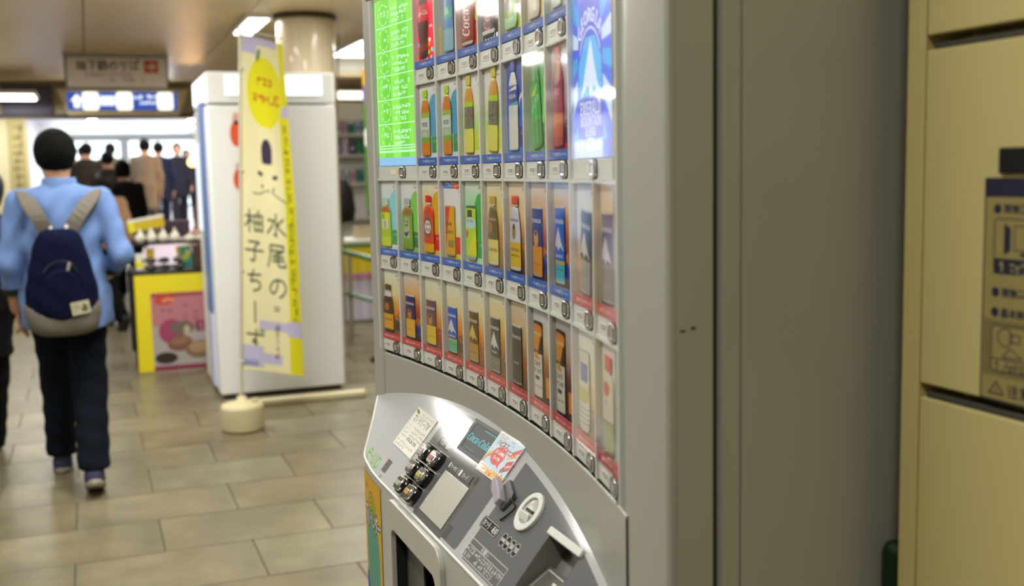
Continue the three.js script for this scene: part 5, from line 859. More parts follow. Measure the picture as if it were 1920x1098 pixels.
  tk.rotation.z = 0.08; add('carton', rbox(0.11, 0.17, 0.05, 0.004, 0, 0.087, 0), std(0xffffff, 0.4, { map: tt }), tk); add('carton_lid', rbox(0.112, 0.012, 0.052, 0.003, 0, 0.172, 0), Yb, tk);
  const bx = thing('cardboard_box', 'plain brown box on the stall table by the booth', 'box', [0.791, 0.782, zf - 0.2]); add('box_body', rbox(0.1, 0.17, 0.16, 0.004, 0, 0.086, 0), std(new THREE.Color(0.07, 0.035, 0.015), 0.6), bx); add('box_flap', rbox(0.102, 0.01, 0.08, 0.003, 0, 0.174, 0.04), std(new THREE.Color(0.1, 0.05, 0.025), 0.6), bx);
}
{
  // hanging direction sign and lit sign on the beam
  const sign = tex(1024, 352, (x, w, h) => {
    fillR(x, '#e9dfd6', 0, 0, w, h); const ink = '#4a4038';
    word(x, '地下鉄のりば', 96, 26, 108, 15, ink, 1.0, false, 1.25);
    latin(x, 'SUBWAY STATION', 420, 204, 54, '#6a5c50', { bold: false, sx: 1.1 });
    latin(x, '(', 400, 268, 60, ink, { bold: false }); smallPrint(x, 440, 244, 2, 46, ink, false, 6); smallPrint(x, 560, 244, 4, 44, ink, false, 6); latin(x, ')', 770, 268, 60, ink, { bold: false });
    fillR(x, '#c1421c', 790, 30, 150, 150); poly(x, '#d9c8b4', [[815, 92], [870, 92], [850, 62], [880, 62], [920, 105], [880, 148], [850, 148], [870, 118], [815, 118]]);
  });
  const t = thing('hanging_sign', 'grey hanging subway direction sign with red arrow square', 'sign', [0.352, 2.39, -12.0]);
  add('sign_box', rbox(1.0, 0.335, 0.14, 0.012, 0, 0.17, 0), std(0x57503f, 0.4), t);
  add('sign_face', box(0.955, 0.3, 0.004), std(0xffffff, 0.4, { map: sign }), t, [0, 0.168, 0.071]);
  add('top_rail', rbox(1.02, 0.03, 0.17, 0.006, 0, 0.345, 0), M.steel, t);
  const lit = tex(1024, 176, (x, w, h) => {
    fillR(x, '#22408a', 0, 0, w, h); poly(x, '#f4f8ff', [[90, 20], [150, 90], [118, 90], [118, 150], [62, 150], [62, 90], [30, 90]]);
    for (const a of [140, 452, 836]) { roundRect(x, a, 2, 150, 172, 26); x.fillStyle = '#fdfde8'; x.fill(); }
    smallPrint(x, 300, 40, 5, 28, '#e8f0ff', false, 9); smallPrint(x, 300, 90, 5, 28, '#e8f0ff', false, 9); fillR(x, '#dfe8fa', 300, 40, 132, 90); smallPrint(x, 612, 40, 2, 30, '#e8f0ff', false, 8); smallPrint(x, 670, 30, 5, 30, '#e8f0ff', false, 9); smallPrint(x, 670, 90, 5, 30, '#e8f0ff', false, 9);
  });
  const l = thing('lit_sign', 'blue lit way-finding sign with white squares under the beam', 'sign', [0.48, 2.34, -15.36]);
  const prof = new THREE.Shape([[-0.78, 0.3], [0.86, 0.3], [0.72, -0.02], [-0.64, -0.02]].map((p) => new THREE.Vector2(...p)));
  add('sign_box', extr(prof, 0.22, 0.01, 4).translate(0, 0, -0.2), std(new THREE.Color(0.66, 0.56, 0.34), 0.5), l);
  add('sign_face', box(1.36, 0.235, 0.006), std(0x222222, 0.4, { emissive: 0xffffff, emissiveMap: lit, emissiveIntensity: 1.6 }), l, [0.02, 0.15, 0.035]);
  const al = new THREE.RectAreaLight(0xf0f4ff, 4, 1.3, 0.22); al.position.set(0.02, 0.15, 0.05); al.rotation.y = Math.PI; l.add(al);
  // perforated shutter housing left of the lit sign
  const pp = tex(256, 128, (x, w, h) => { fillR(x, '#4a4766', 0, 0, w, h); for (let j = 0; j < 6; j++) for (let i = 0; i < 12; i++) { poly(x, '#8f8ca8', [[i * 22 + (j % 2) * 11, j * 22 + 4], [i * 22 + 12 + (j % 2) * 11, j * 22 + 8], [i * 22 + 6 + (j % 2) * 11, j * 22 + 16]]); } });
  tag(add('perforated_panel', rbox(0.6, 0.36, 0.05, 0.006, -0.66, 2.52, -15.56), std(0xffffff, 0.5, { map: pp })), 'blue-grey perforated panel on the beam beside the lit sign', 'panel');
  const wt = tex(64, 512, (x, w, h) => { fillR(x, '#b5a86e', 0, 0, w, h); smallPrint(x, 14, 30, 9, 44, '#4a4636', true, 5); });
  tag(add('wall_sign', rbox(0.2, 1.1, 0.02, 0.004, -0.82, 1.72, -15.58), std(0xffffff, 0.6, { map: wt })), 'narrow cream wall sign with vertical black lettering', 'sign');
}
{
  // round column, shop side, railing
  const col = structure(add('column_round', merge([cylG(0.225, 0.225, 2.74, 1.69, 1.372, -8.85, 40)]), phys(new THREE.Color(0.88, 0.76, 0.54), 0.35, { clearcoat: 0.3 }))); tag(col, 'round cream column rising behind the white booth', 'column');
  tag(add('column_ring', new THREE.TorusGeometry(0.232, 0.02, 10, 40).rotateX(Math.PI / 2).translate(1.69, 2.725, -8.85), std(0x4a3a24, 0.4)), 'dark ring around the top of the round column', 'ring').userData.kind = 'structure';
  tag(add('hanging_cable', rod([2.12, 1.6, -9.9], [2.19, 2.74, -9.9], 0.008, 8), std(0x6a6040, 0.5)), 'thin cable hanging from the ceiling beside the column', 'cable');
  // lit shop shelving
  const sh = thing('shop_shelf', 'white lit shop shelving with light box at the back', 'shelf', [3.5, 0, -14.2]);
  add('back_board', rbox(1.4, 2.3, 0.05, 0.005, 0, 1.15, -0.3), M.white, sh);
  for (const y of [0.4, 0.9, 1.35, 1.72, 1.98]) add('shelf_board', rbox(1.4, 0.03, 0.34, 0.004, 0, y, -0.13), M.white, sh);
  for (const y of [2.5]) add('light_box', rbox(0.62, 0.1, 0.1, 0.02, -0.24, y, 0), std(0x333333, 0.4, { emissive: 0xfffbe8, emissiveIntensity: 2.2 }), sh);
  add('header_board', rbox(0.66, 0.22, 0.08, 0.01, -0.24, 2.28, 0.08), std(new THREE.Color(0.85, 0.85, 0.86), 0.4), sh);
  const rl = new THREE.RectAreaLight(0xfffbe8, 10, 0.6, 0.1); rl.position.set(-0.24, 2.5, 0.08); rl.rotation.set(-0.7, Math.PI, 0); sh.add(rl);
  const cols = [0x2f8a5a, 0x4a6aa8, 0xc7c9d2, 0xd09aa4, 0x3a9a7a, 0xb8c4d8, 0x7a86b0, 0xd8c0c8, 0x2a3a6a];
  const shade = ['green', 'mid blue', 'pale grey', 'rose', 'sea green', 'pale blue', 'slate blue', 'pale pink', 'navy'];
  let q = 0; for (const [y, n] of [[1.365, 7], [1.735, 7], [1.995, 7]]) for (let i = 0; i < n; i++) {
    const c = cols[(q * 5 + i) % 9], k = thing('shop_carton', shade[(q * 5 + i) % 9] + ' carton on the ' + (y > 1.9 ? 'top' : y > 1.6 ? 'middle' : 'lower') + ' lit shop shelf', 'carton', [3.5 - 0.5 + i * 0.092, y + 0.001, -14.28], 0, 'cartons on the shop shelves');
    add('carton', rbox(0.075, 0.15 + 0.03 * (i % 3), 0.1, 0.006, 0, 0.075 + 0.015 * (i % 3), 0), std(c, 0.4), k); add('print_label', box(0.05, 0.05, 0.002, 0, 0.08, 0.051), std(cols[(i * 2 + q) % 9], 0.4), k); if (i === n - 1) q++;
  }
  // tall green and yellow banner
  const bt = tex(128, 1024, (x, w, h) => { fillR(x, '#4d7f24', 0, 0, w, h); fillR(x, '#d9a012', 0, 0, w, 110); fillR(x, '#7a5f9a', 0, 110, w, 120); smallPrint(x, 30, 40, 2, 46, '#c8661a', false, 8); smallPrint(x, 30, 140, 2, 46, '#4a3470', true, 8); for (let i = 0; i < 14; i++) fillR(x, i % 2 ? '#8a9a1c' : '#c4901a', 40, 560 + i * 33, 70, 20); ell(x, '#d6e0cc', 30, 470, 40, 70); });
  const bn = thing('shop_banner', 'tall green banner with yellow top hanging by the shop', 'banner', [2.13, 0, -8.4]);
  add('banner_cloth', rbox(0.2, 1.14, 0.006, 0.002, 0, 1.72, 0), std(0xffffff, 0.7, { map: bt }), bn); add('banner_rod', rod([-0.11, 2.295, 0], [0.11, 2.295, 0], 0.008, 8), M.steel, bn); add('banner_pole', rod([0.02, 0, -0.02], [0.02, 2.3, -0.02], 0.01, 8), M.steel, bn); add('banner_foot', cylG(0.13, 0.12, 0.03, 0.02, 0.015, -0.02), M.dark, bn);
  // table with yellow skirt
  const tb = thing('skirted_table', 'trestle table with yellow skirt and white lower cloth behind the railing', 'table', [2.95, 0, -10.98]);
  add('table_top', rbox(1.5, 0.03, 0.6, 0.005, 0, 0.815, 0), M.white, tb);
  const pleat = (y0, y1, m, name, off) => { const g = new THREE.PlaneGeometry(1.46, y1 - y0, 90, 1), p = g.attributes.position; for (let i = 0; i < p.count; i++) p.setZ(i, 0.012 * Math.sin(p.getX(i) * 60)); g.computeVertexNormals(); add(name, g.translate(0, (y0 + y1) / 2, 0.3 + off), m, tb); };
  pleat(0.5, 0.8, std(new THREE.Color(0.78, 0.62, 0.03), 0.7, { side: THREE.DoubleSide }), 'yellow_skirt', 0.01); pleat(0.03, 0.52, std(new THREE.Color(0.66, 0.62, 0.76), 0.7, { side: THREE.DoubleSide }), 'white_skirt', 0); pleat(0.44, 0.5, std(new THREE.Color(0.6, 0.25, 0.42), 0.7, { side: THREE.DoubleSide }), 'pink_band', 0.012);
  const cr = thing('wooden_crate', 'pale wooden crate on the yellow skirted table', 'crate', [2.72, 0.831, -10.93]); add('crate_wall', merge([box(0.4, 0.12, 0.012, 0, 0.06, 0.12), box(0.4, 0.12, 0.012, 0, 0.06, -0.12), box(0.012, 0.12, 0.24, 0.2, 0.06, 0), box(0.012, 0.12, 0.24, -0.2, 0.06, 0)]), std(new THREE.Color(0.5, 0.4, 0.24), 0.6), cr); add('crate_floor', box(0.39, 0.01, 0.23, 0, 0.006, 0), std(new THREE.Color(0.44, 0.34, 0.2), 0.6), cr);
  const bag = thing('black_coat', 'black garment hanging beside the white booth', 'garment', [2.28, 1.02, -10.42]);
  add('cloth', new THREE.LatheGeometry([[0.001, 0], [0.11, 0.01], [0.13, 0.12], [0.11, 0.3], [0.06, 0.4], [0.03, 0.43], [0.001, 0.44]].map((p) => new THREE.Vector2(...p)), 18).scale(1, 1, 0.55), M.black, bag); add('hanger', tube([[0, 0.42, 0], [0, 0.5, 0], [0.02, 0.54, 0], [0.04, 0.51, 0]], 0.006, 14, 6), M.steel, bag); add('hanger_stand', rod([0, -1.02, -0.04], [0, 0.5, -0.04], 0.012, 8), M.steel, bag);
  const rail = thing('handrail', 'green painted two bar handrail on grey posts', 'railing');
  const gm = phys(new THREE.Color(0.05, 0.17, 0.06), 0.35, { clearcoat: 0.4 }), pm = std(new THREE.Color(0.33, 0.3, 0.22), 0.5);
  add('top_bar', rod([1.95, 0.845, -9.95], [2.75, 0.6, -9.1], 0.024, 12), gm, rail); add('lower_bar', rod([2.05, 0.44, -9.8], [2.75, 0.22, -9.1], 0.018, 12), gm, rail); add('back_bar', rod([1.95, 0.835, -9.97], [2.8, 0.8, -10.15], 0.02, 12), gm, rail);
  for (const [x, z, y] of [[2.17, -9.72, 0.79], [2.55, -9.31, 0.66], [1.98, -9.92, 0.84]]) add('post', rod([x, 0, z], [x, y, z], 0.022, 12), pm, rail);
  tag(add('stone_kerb', rbox(0.45, 0.16, 1.2, 0.01, 2.62, 0.08, -8.3), std(new THREE.Color(0.22, 0.18, 0.1), 0.6)), 'brown stone kerb at the foot of the green handrail', 'kerb');
}
// ---------------------------------------------------------------- people
// surface of a distance field on a box grid (surface nets)
function nets(f, lo, hi, cell) {
  const n = [0, 1, 2].map((k) => Math.max(2, Math.ceil((hi[k] - lo[k]) / cell) + 1)), [nx, ny, nz] = n;
  const val = new Float32Array(nx * ny * nz), at = (i, j, k) => (k * ny + j) * nx + i;
  for (let k = 0; k < nz; k++) for (let j = 0; j < ny; j++) for (let i = 0; i < nx; i++) val[at(i, j, k)] = f(lo[0] + i * cell, lo[1] + j * cell, lo[2] + k * cell);
  const id = new Int32Array(nx * ny * nz).fill(-1), pos = [], idx = [];
  const ed = []; for (let a = 0; a < 8; a++) for (const b of [1, 2, 4]) if (!(a & b)) ed.push([a, a | b]);
  for (let k = 0; k < nz - 1; k++) for (let j = 0; j < ny - 1; j++) for (let i = 0; i < nx - 1; i++) {
    const v = []; let m = 0; for (let c = 0; c < 8; c++) { v[c] = val[at(i + (c & 1), j + ((c >> 1) & 1), k + (c >> 2))]; if (v[c] < 0) m |= 1 << c; }
    if (!m || m === 255) continue;
    let x = 0, y = 0, z = 0, q = 0;
    for (const [a, b] of ed) if ((v[a] < 0) !== (v[b] < 0)) { const t = v[a] / (v[a] - v[b]); x += (a & 1) + ((b & 1) - (a & 1)) * t; y += ((a >> 1) & 1) + (((b >> 1) & 1) - ((a >> 1) & 1)) * t; z += (a >> 2) + ((b >> 2) - (a >> 2)) * t; q++; }
    id[at(i, j, k)] = pos.length / 3; pos.push(lo[0] + (i + x / q) * cell, lo[1] + (j + y / q) * cell, lo[2] + (k + z / q) * cell);
  }
  const quad = (a, b, c, d, flip) => { if (a < 0 || b < 0 || c < 0 || d < 0) return; flip ? idx.push(a, c, b, a, d, c) : idx.push(a, b, c, a, c, d); };
  for (let k = 1; k < nz - 1; k++) for (let j = 1; j < ny - 1; j++) for (let i = 1; i < nx - 1; i++) {
    const s = val[at(i, j, k)] < 0;
    if (s !== (val[at(i + 1, j, k)] < 0)) quad(id[at(i, j - 1, k - 1)], id[at(i, j, k - 1)], id[at(i, j, k)], id[at(i, j - 1, k)], !s);
    if (s !== (val[at(i, j + 1, k)] < 0)) quad(id[at(i - 1, j, k - 1)], id[at(i - 1, j, k)], id[at(i, j, k)], id[at(i, j, k - 1)], !s);
    if (s !== (val[at(i, j, k + 1)] < 0)) quad(id[at(i - 1, j - 1, k)], id[at(i, j - 1, k)], id[at(i, j, k)], id[at(i - 1, j, k)], !s);
  }
  const g = new THREE.BufferGeometry(); g.setAttribute('position', new THREE.Float32BufferAttribute(pos, 3)); g.setIndex(idx); g.computeVertexNormals();
  g.setAttribute('uv', new THREE.Float32BufferAttribute(pos.flatMap((v, i) => (i % 3 === 2 ? [] : [v])), 2));
  return g;
}
const smin = (a, b, k) => { const h = Math.max(k - Math.abs(a - b), 0) / k; return Math.min(a, b) - h * h * k * 0.25; };
const capD = (x, y, z, a, b, ra, rb) => { const bx = b[0] - a[0], by = b[1] - a[1], bz = b[2] - a[2], px = x - a[0], py = y - a[1], pz = z - a[2]; let t = (px * bx + py * by + pz * bz) / (bx * bx + by * by + bz * bz + 1e-9); t = t < 0 ? 0 : t > 1 ? 1 : t; return Math.hypot(px - bx * t, py - by * t, pz - bz * t) - (ra + (rb - ra) * t); };
const ellD = (x, y, z, c, r) => { const a = (x - c[0]) / r[0], b = (y - c[1]) / r[1], d = (z - c[2]) / r[2], k0 = Math.hypot(a, b, d), k1 = Math.hypot(a / r[0], b / r[1], d / r[2]); return k1 < 1e-9 ? -Math.min(...r) : k0 * (k0 - 1) / k1; };
const mix3 = (a, b, t) => [0, 1, 2].map((k) => a[k] + (b[k] - a[k]) * t);
// hand: palm plus five bent fingers of unequal length; thumb leaves the side of the palm
function handGeo(w, e, side, s = 1) {
  const dir = V(w[0] - e[0], w[1] - e[1], w[2] - e[2]).normalize(), q = new THREE.Quaternion().setFromUnitVectors(V(0, -1, 0), dir), list = [];
  const seg = (a, b, r) => { const A = V(...a), D = V(...b).sub(A), L = D.length(), g = new THREE.CapsuleGeometry(r, L, 3, 7); g.applyQuaternion(new THREE.Quaternion().setFromUnitVectors(V(0, 1, 0), D.normalize())); const M2 = V(...a).add(V(...b)).multiplyScalar(0.5); list.push(g.translate(M2.x, M2.y, M2.z)); };
  list.push(new THREE.SphereGeometry(1, 12, 10).scale(0.015, 0.047, 0.039).translate(0, -0.045, 0));
  [[0.027, 0.07], [0.009, 0.078], [-0.01, 0.073], [-0.027, 0.056]].forEach(([z, l]) => { const a = [0, -0.082, -z], b = [-0.006 * side, -0.082 - l * 0.5, -z * 1.05], c = [-0.022 * side, -0.082 - l * 0.92, -z]; seg(a, b, 0.0092); seg(b, c, 0.008); });
  seg([0, -0.03, -0.03], [-0.006 * side, -0.058, -0.056], 0.0105); seg([-0.006 * side, -0.058, -0.056], [-0.014 * side, -0.088, -0.062], 0.0092);
  return merge(list).scale(s, s, s).applyQuaternion(q).translate(...w);
}
const cloth = (r, g, b, rough = 0.9) => phys(new THREE.Color(r, g, b), rough, { specularIntensity: 0.25, bumpMap: grain, bumpScale: 0.002 });
const skinM = phys(new THREE.Color(0.5, 0.28, 0.17), 0.5), skinD = phys(new THREE.Color(0.42, 0.21, 0.12), 0.5);
function person(o) {
  const h = o.h || 1.7, s = h / 1.72, cell = o.cell || 0.022, rootY = o.y || 0;
  const t = thing('person', o.label, 'person', [o.x, rootY, o.z], o.turn || 0, o.group);
  // joints, in metres for 1.72 m, facing -z
  const st = o.stride ?? 0.3, legs = o.legs || [-1, 1].map((d) => {
    const a = (d * st) * (o.flip ? -1 : 1), hip = [0.088 * d, 0.92, 0], kb = a < 0 ? 0.45 * st / 0.3 * 0.6 : 0.1;
    const kn = [hip[0], hip[1] - 0.44 * Math.cos(a), hip[2] - 0.44 * Math.sin(a)], an = [hip[0], kn[1] - 0.41 * Math.cos(a - kb), kn[2] - 0.41 * Math.sin(a - kb)];
    return { hip, kn, an, toe: a < 0 ? 0.9 : 0 };
  });
  if (!o.legs) { const m = Math.min(...legs.map((l) => l.an[1])) - 0.075; for (const l of legs) for (const k of ['hip', 'kn', 'an']) l[k][1] -= m; }
  const dy = o.legs ? 0 : legs[0].hip[1] - 0.92;
  const arms = o.arms || [-1, 1].map((d) => { const a = -d * st * 0.8 * (o.flip ? -1 : 1), sh = [0.18 * d, 1.4 + dy, 0.005], el = [0.225 * d, sh[1] - 0.28 * Math.cos(a), sh[2] - 0.28 * Math.sin(a)], wr = [0.225 * d, el[1] - 0.235 * Math.cos(a + 0.35), el[2] - 0.235 * Math.sin(a + 0.35)]; return { sh, el, wr }; });
  const hc = [0 + (o.headX || 0), 1.6 + dy, -0.015], nk = [0, 1.44 + dy, 0.0], up = dy, lean = o.bend || 0;
  const torso = (x, y, z, e) => { let d = ellD(x, y, z, [0, 1.27 + up, 0.005], [0.163 + e, 0.2 + e, 0.105 + e]); d = smin(d, ellD(x, y, z, [0, 1.08 + up, 0], [0.145 + e, 0.2 + e, 0.1 + e]), 0.12); d = smin(d, ellD(x, y, z, [0, 0.95 + up, 0.01], [0.168 + e, 0.13 + e, 0.118 + e]), 0.1); d = smin(d, capD(x, y, z, [-0.155, 1.395 + up, 0.005], [0.155, 1.395 + up, 0.005], 0.052 + e, 0.052 + e), 0.09); return d; };
  const legD = (x, y, z, e, tap = 0) => { let d = 9; for (const l of legs) d = Math.min(d, smin(capD(x, y, z, l.hip, l.kn, 0.085 + e, 0.058 + e), capD(x, y, z, l.kn, l.an, 0.058 + e + tap * 0.2, 0.04 + e + tap), 0.04)); return d; };
  const armD = (x, y, z, e, len) => { let d = 9; for (const a of arms) { let q = len >= 1 ? smin(capD(x, y, z, a.sh, a.el, 0.052 + e, 0.042 + e), capD(x, y, z, a.el, mix3(a.el, a.wr, Math.min(1, len - 1)), 0.042 + e, 0.033 + e), 0.03) : capD(x, y, z, a.sh, mix3(a.sh, a.el, len), 0.052 + e, 0.044 + e); d = Math.min(d, q); } return d; };
  const headD = (x, y, z) => { let d = ellD(x, y, z, [hc[0], hc[1] + 0.025, hc[2] + 0.008], [0.078, 0.092, 0.096]); d = smin(d, ellD(x, y, z, [hc[0], hc[1] - 0.055, hc[2] - 0.02], [0.056, 0.062, 0.068]), 0.05); d = smin(d, ellD(x, y, z, [hc[0], hc[1] - 0.01, hc[2] - 0.092], [0.013, 0.028, 0.02]), 0.02); d = smin(d, ellD(x, y, z, [hc[0] - 0.08, hc[1] - 0.005, hc[2] + 0.01], [0.012, 0.032, 0.02]), 0.012); d = smin(d, ellD(x, y, z, [hc[0] + 0.08, hc[1] - 0.005, hc[2] + 0.01], [0.012, 0.032, 0.02]), 0.012); return smin(d, capD(x, y, z, nk, [hc[0], hc[1] - 0.05, hc[2] + 0.02], 0.056, 0.05), 0.03); };
  const B = [[-0.5, -0.02, -0.75], [0.5, 1.8 + Math.max(0, dy), 0.75]], gridOf = (f, lo, hi, c) => nets(f, lo, hi, c).scale(s, s, s);
  const skin = o.skin || skinM;
  // body: head on its own fine grid, merged with the rest
  const bodyG = merge([gridOf((x, y, z) => smin(smin(torso(x, y, z, -0.012), legD(x, y, z, -0.012), 0.05), armD(x, y, z, -0.002, 2), 0.03), B[0], [B[1][0], 1.5, B[1][2]], cell),
    gridOf(headD, [hc[0] - 0.13, hc[1] - 0.2, hc[2] - 0.15], [hc[0] + 0.13, hc[1] + 0.16, hc[2] + 0.15], Math.min(cell, 0.012)),
    ...arms.map((a, i) => handGeo(a.wr.map((v) => v * s), a.el.map((v) => v * s), i ? 1 : -1, s))]);
  const body = add('body', bodyG, skin, t);
  for (const d of [-1, 1]) add('eye', new THREE.SphereGeometry(0.011 * s, 8, 6).translate((hc[0] + 0.031 * d) * s, (hc[1] + 0.004) * s, (hc[2] - 0.082) * s), std(0x1a1410, 0.2), body);
  add('mouth', rbox(0.04 * s, 0.008 * s, 0.01 * s, 0.003, hc[0] * s, (hc[1] - 0.058) * s, (hc[2] - 0.083) * s), std(0x7a3a30, 0.5), body);
  const hl = o.hairLow ?? -0.075, he = o.hairFat ?? 0.012;
  add('hair', gridOf((x, y, z) => { let d = ellD(x, y, z, [hc[0], hc[1] + 0.03, hc[2] + 0.016], [0.082 + he, 0.096 + he, 0.096 + he]); const wob = 0.004 * Math.sin(x * 150) * Math.sin(z * 130 + y * 90); const cut = Math.max(-(z - (hc[2] - 0.045)) - Math.max(0, (y - hc[1] - 0.05) * 1.6), (hc[1] + hl) - y - (z > hc[2] ? 0 : 0.06 - Math.max(0, z - hc[2]))); if (o.long) d = smin(d, ellD(x, y, z, [hc[0], hc[1] - 0.08, hc[2] + 0.05], [0.085, 0.16, 0.06]), 0.05); return Math.max(d + wob, cut); }, [hc[0] - 0.14, hc[1] - 0.3, hc[2] - 0.15], [hc[0] + 0.14, hc[1] + 0.17, hc[2] + 0.17], Math.min(cell, 0.012)), o.hairMat || cloth(0.004, 0.0035, 0.003), body);
  const hem = o.hem ?? 0.84, flare = o.flare || 0.012, sl = o.sleeve ?? 1.95;
  add(o.topName || 'shirt', gridOf((x, y, z) => { const low = Math.max(0, 1.0 + up - y); let d = smin(torso(x, y, z, 0.012 + low * flare * 4), armD(x, y, z, 0.01, sl), 0.035); if (hem < 0.8) d = smin(d, capD(x, y, z, [0, 0.95 + up, 0], [0, hem, 0], 0.15, 0.19), 0.1); d += 0.004 * Math.sin(x * 31 + y * 17) * Math.sin(y * 23 + z * 29) + 0.003 * Math.sin(x * 64 - y * 41 + z * 20); return Math.max(d, hem + up - y - 0.02 * Math.cos(x * 9), y - (1.475 + up) - 0.02 * Math.cos(x * 20)); }, [-0.5, hem + up - 0.1, -0.5], [0.5, 1.56 + up, 0.5], cell), o.top, body);
  if (o.collar) add('collar', gridOf((x, y, z) => Math.max(Math.abs(Math.hypot(x, z * 1.1) - 0.068 - (1.5 + up - y) * 0.2) - 0.008, Math.abs(y - 1.478 - up) - 0.028), [-0.12, 1.42 + up, -0.12], [0.12, 1.53 + up, 0.12], 0.008), o.top, body);
  add('trousers', gridOf((x, y, z) => { let d = smin(legD(x, y, z, 0.016, 0.018), Math.max(torso(x, y, z, 0.008), y - 1.0 - up), 0.04); d += 0.003 * Math.sin(y * 60 + x * 20) ; return Math.max(d, y - 1.0 - up, ...(o.legs ? legs.map((l) => Math.min(l.an[1] + 0.005 - y, 0.15 - Math.hypot(x - l.an[0], z - l.an[2]))) : [])); }, [-0.32, 0.03, -0.75], [0.32, 1.06 + up, 0.75], cell), o.trousers, body);
  legs.forEach((l, i) => {
    const a = l.an, up2 = l.toe || 0;
    const g = nets((x, y, z) => { let d = ellD(x, y, z, [0, 0.035, -0.06], [0.048, 0.045, 0.135]); d = smin(d, capD(x, y, z, [0, 0.03, 0.02], [0, 0.1, 0.02], 0.042, 0.042), 0.03); return Math.max(d, -y); }, [-0.08, -0.02, -0.22], [0.08, 0.16, 0.1], Math.min(cell, 0.014));
    const sole = nets((x, y, z) => Math.max(ellD(x, 0.02, z, [0, 0.02, -0.056], [0.052, 0.05, 0.14]), Math.abs(y - 0.008) - 0.016), [-0.08, -0.03, -0.22], [0.08, 0.05, 0.12], Math.min(cell, 0.012));
    const place = (q) => q.translate(0, -0.075, 0).rotateX(-up2).translate(a[0], a[1], a[2]).scale(s, s, s);
    const sh = add('shoe', place(g), o.shoes || M.black, body); add('sole', place(sole), o.soles || std(0x2a2826, 0.7), body);
  });
  return { t, body, arms, legs, s };
}
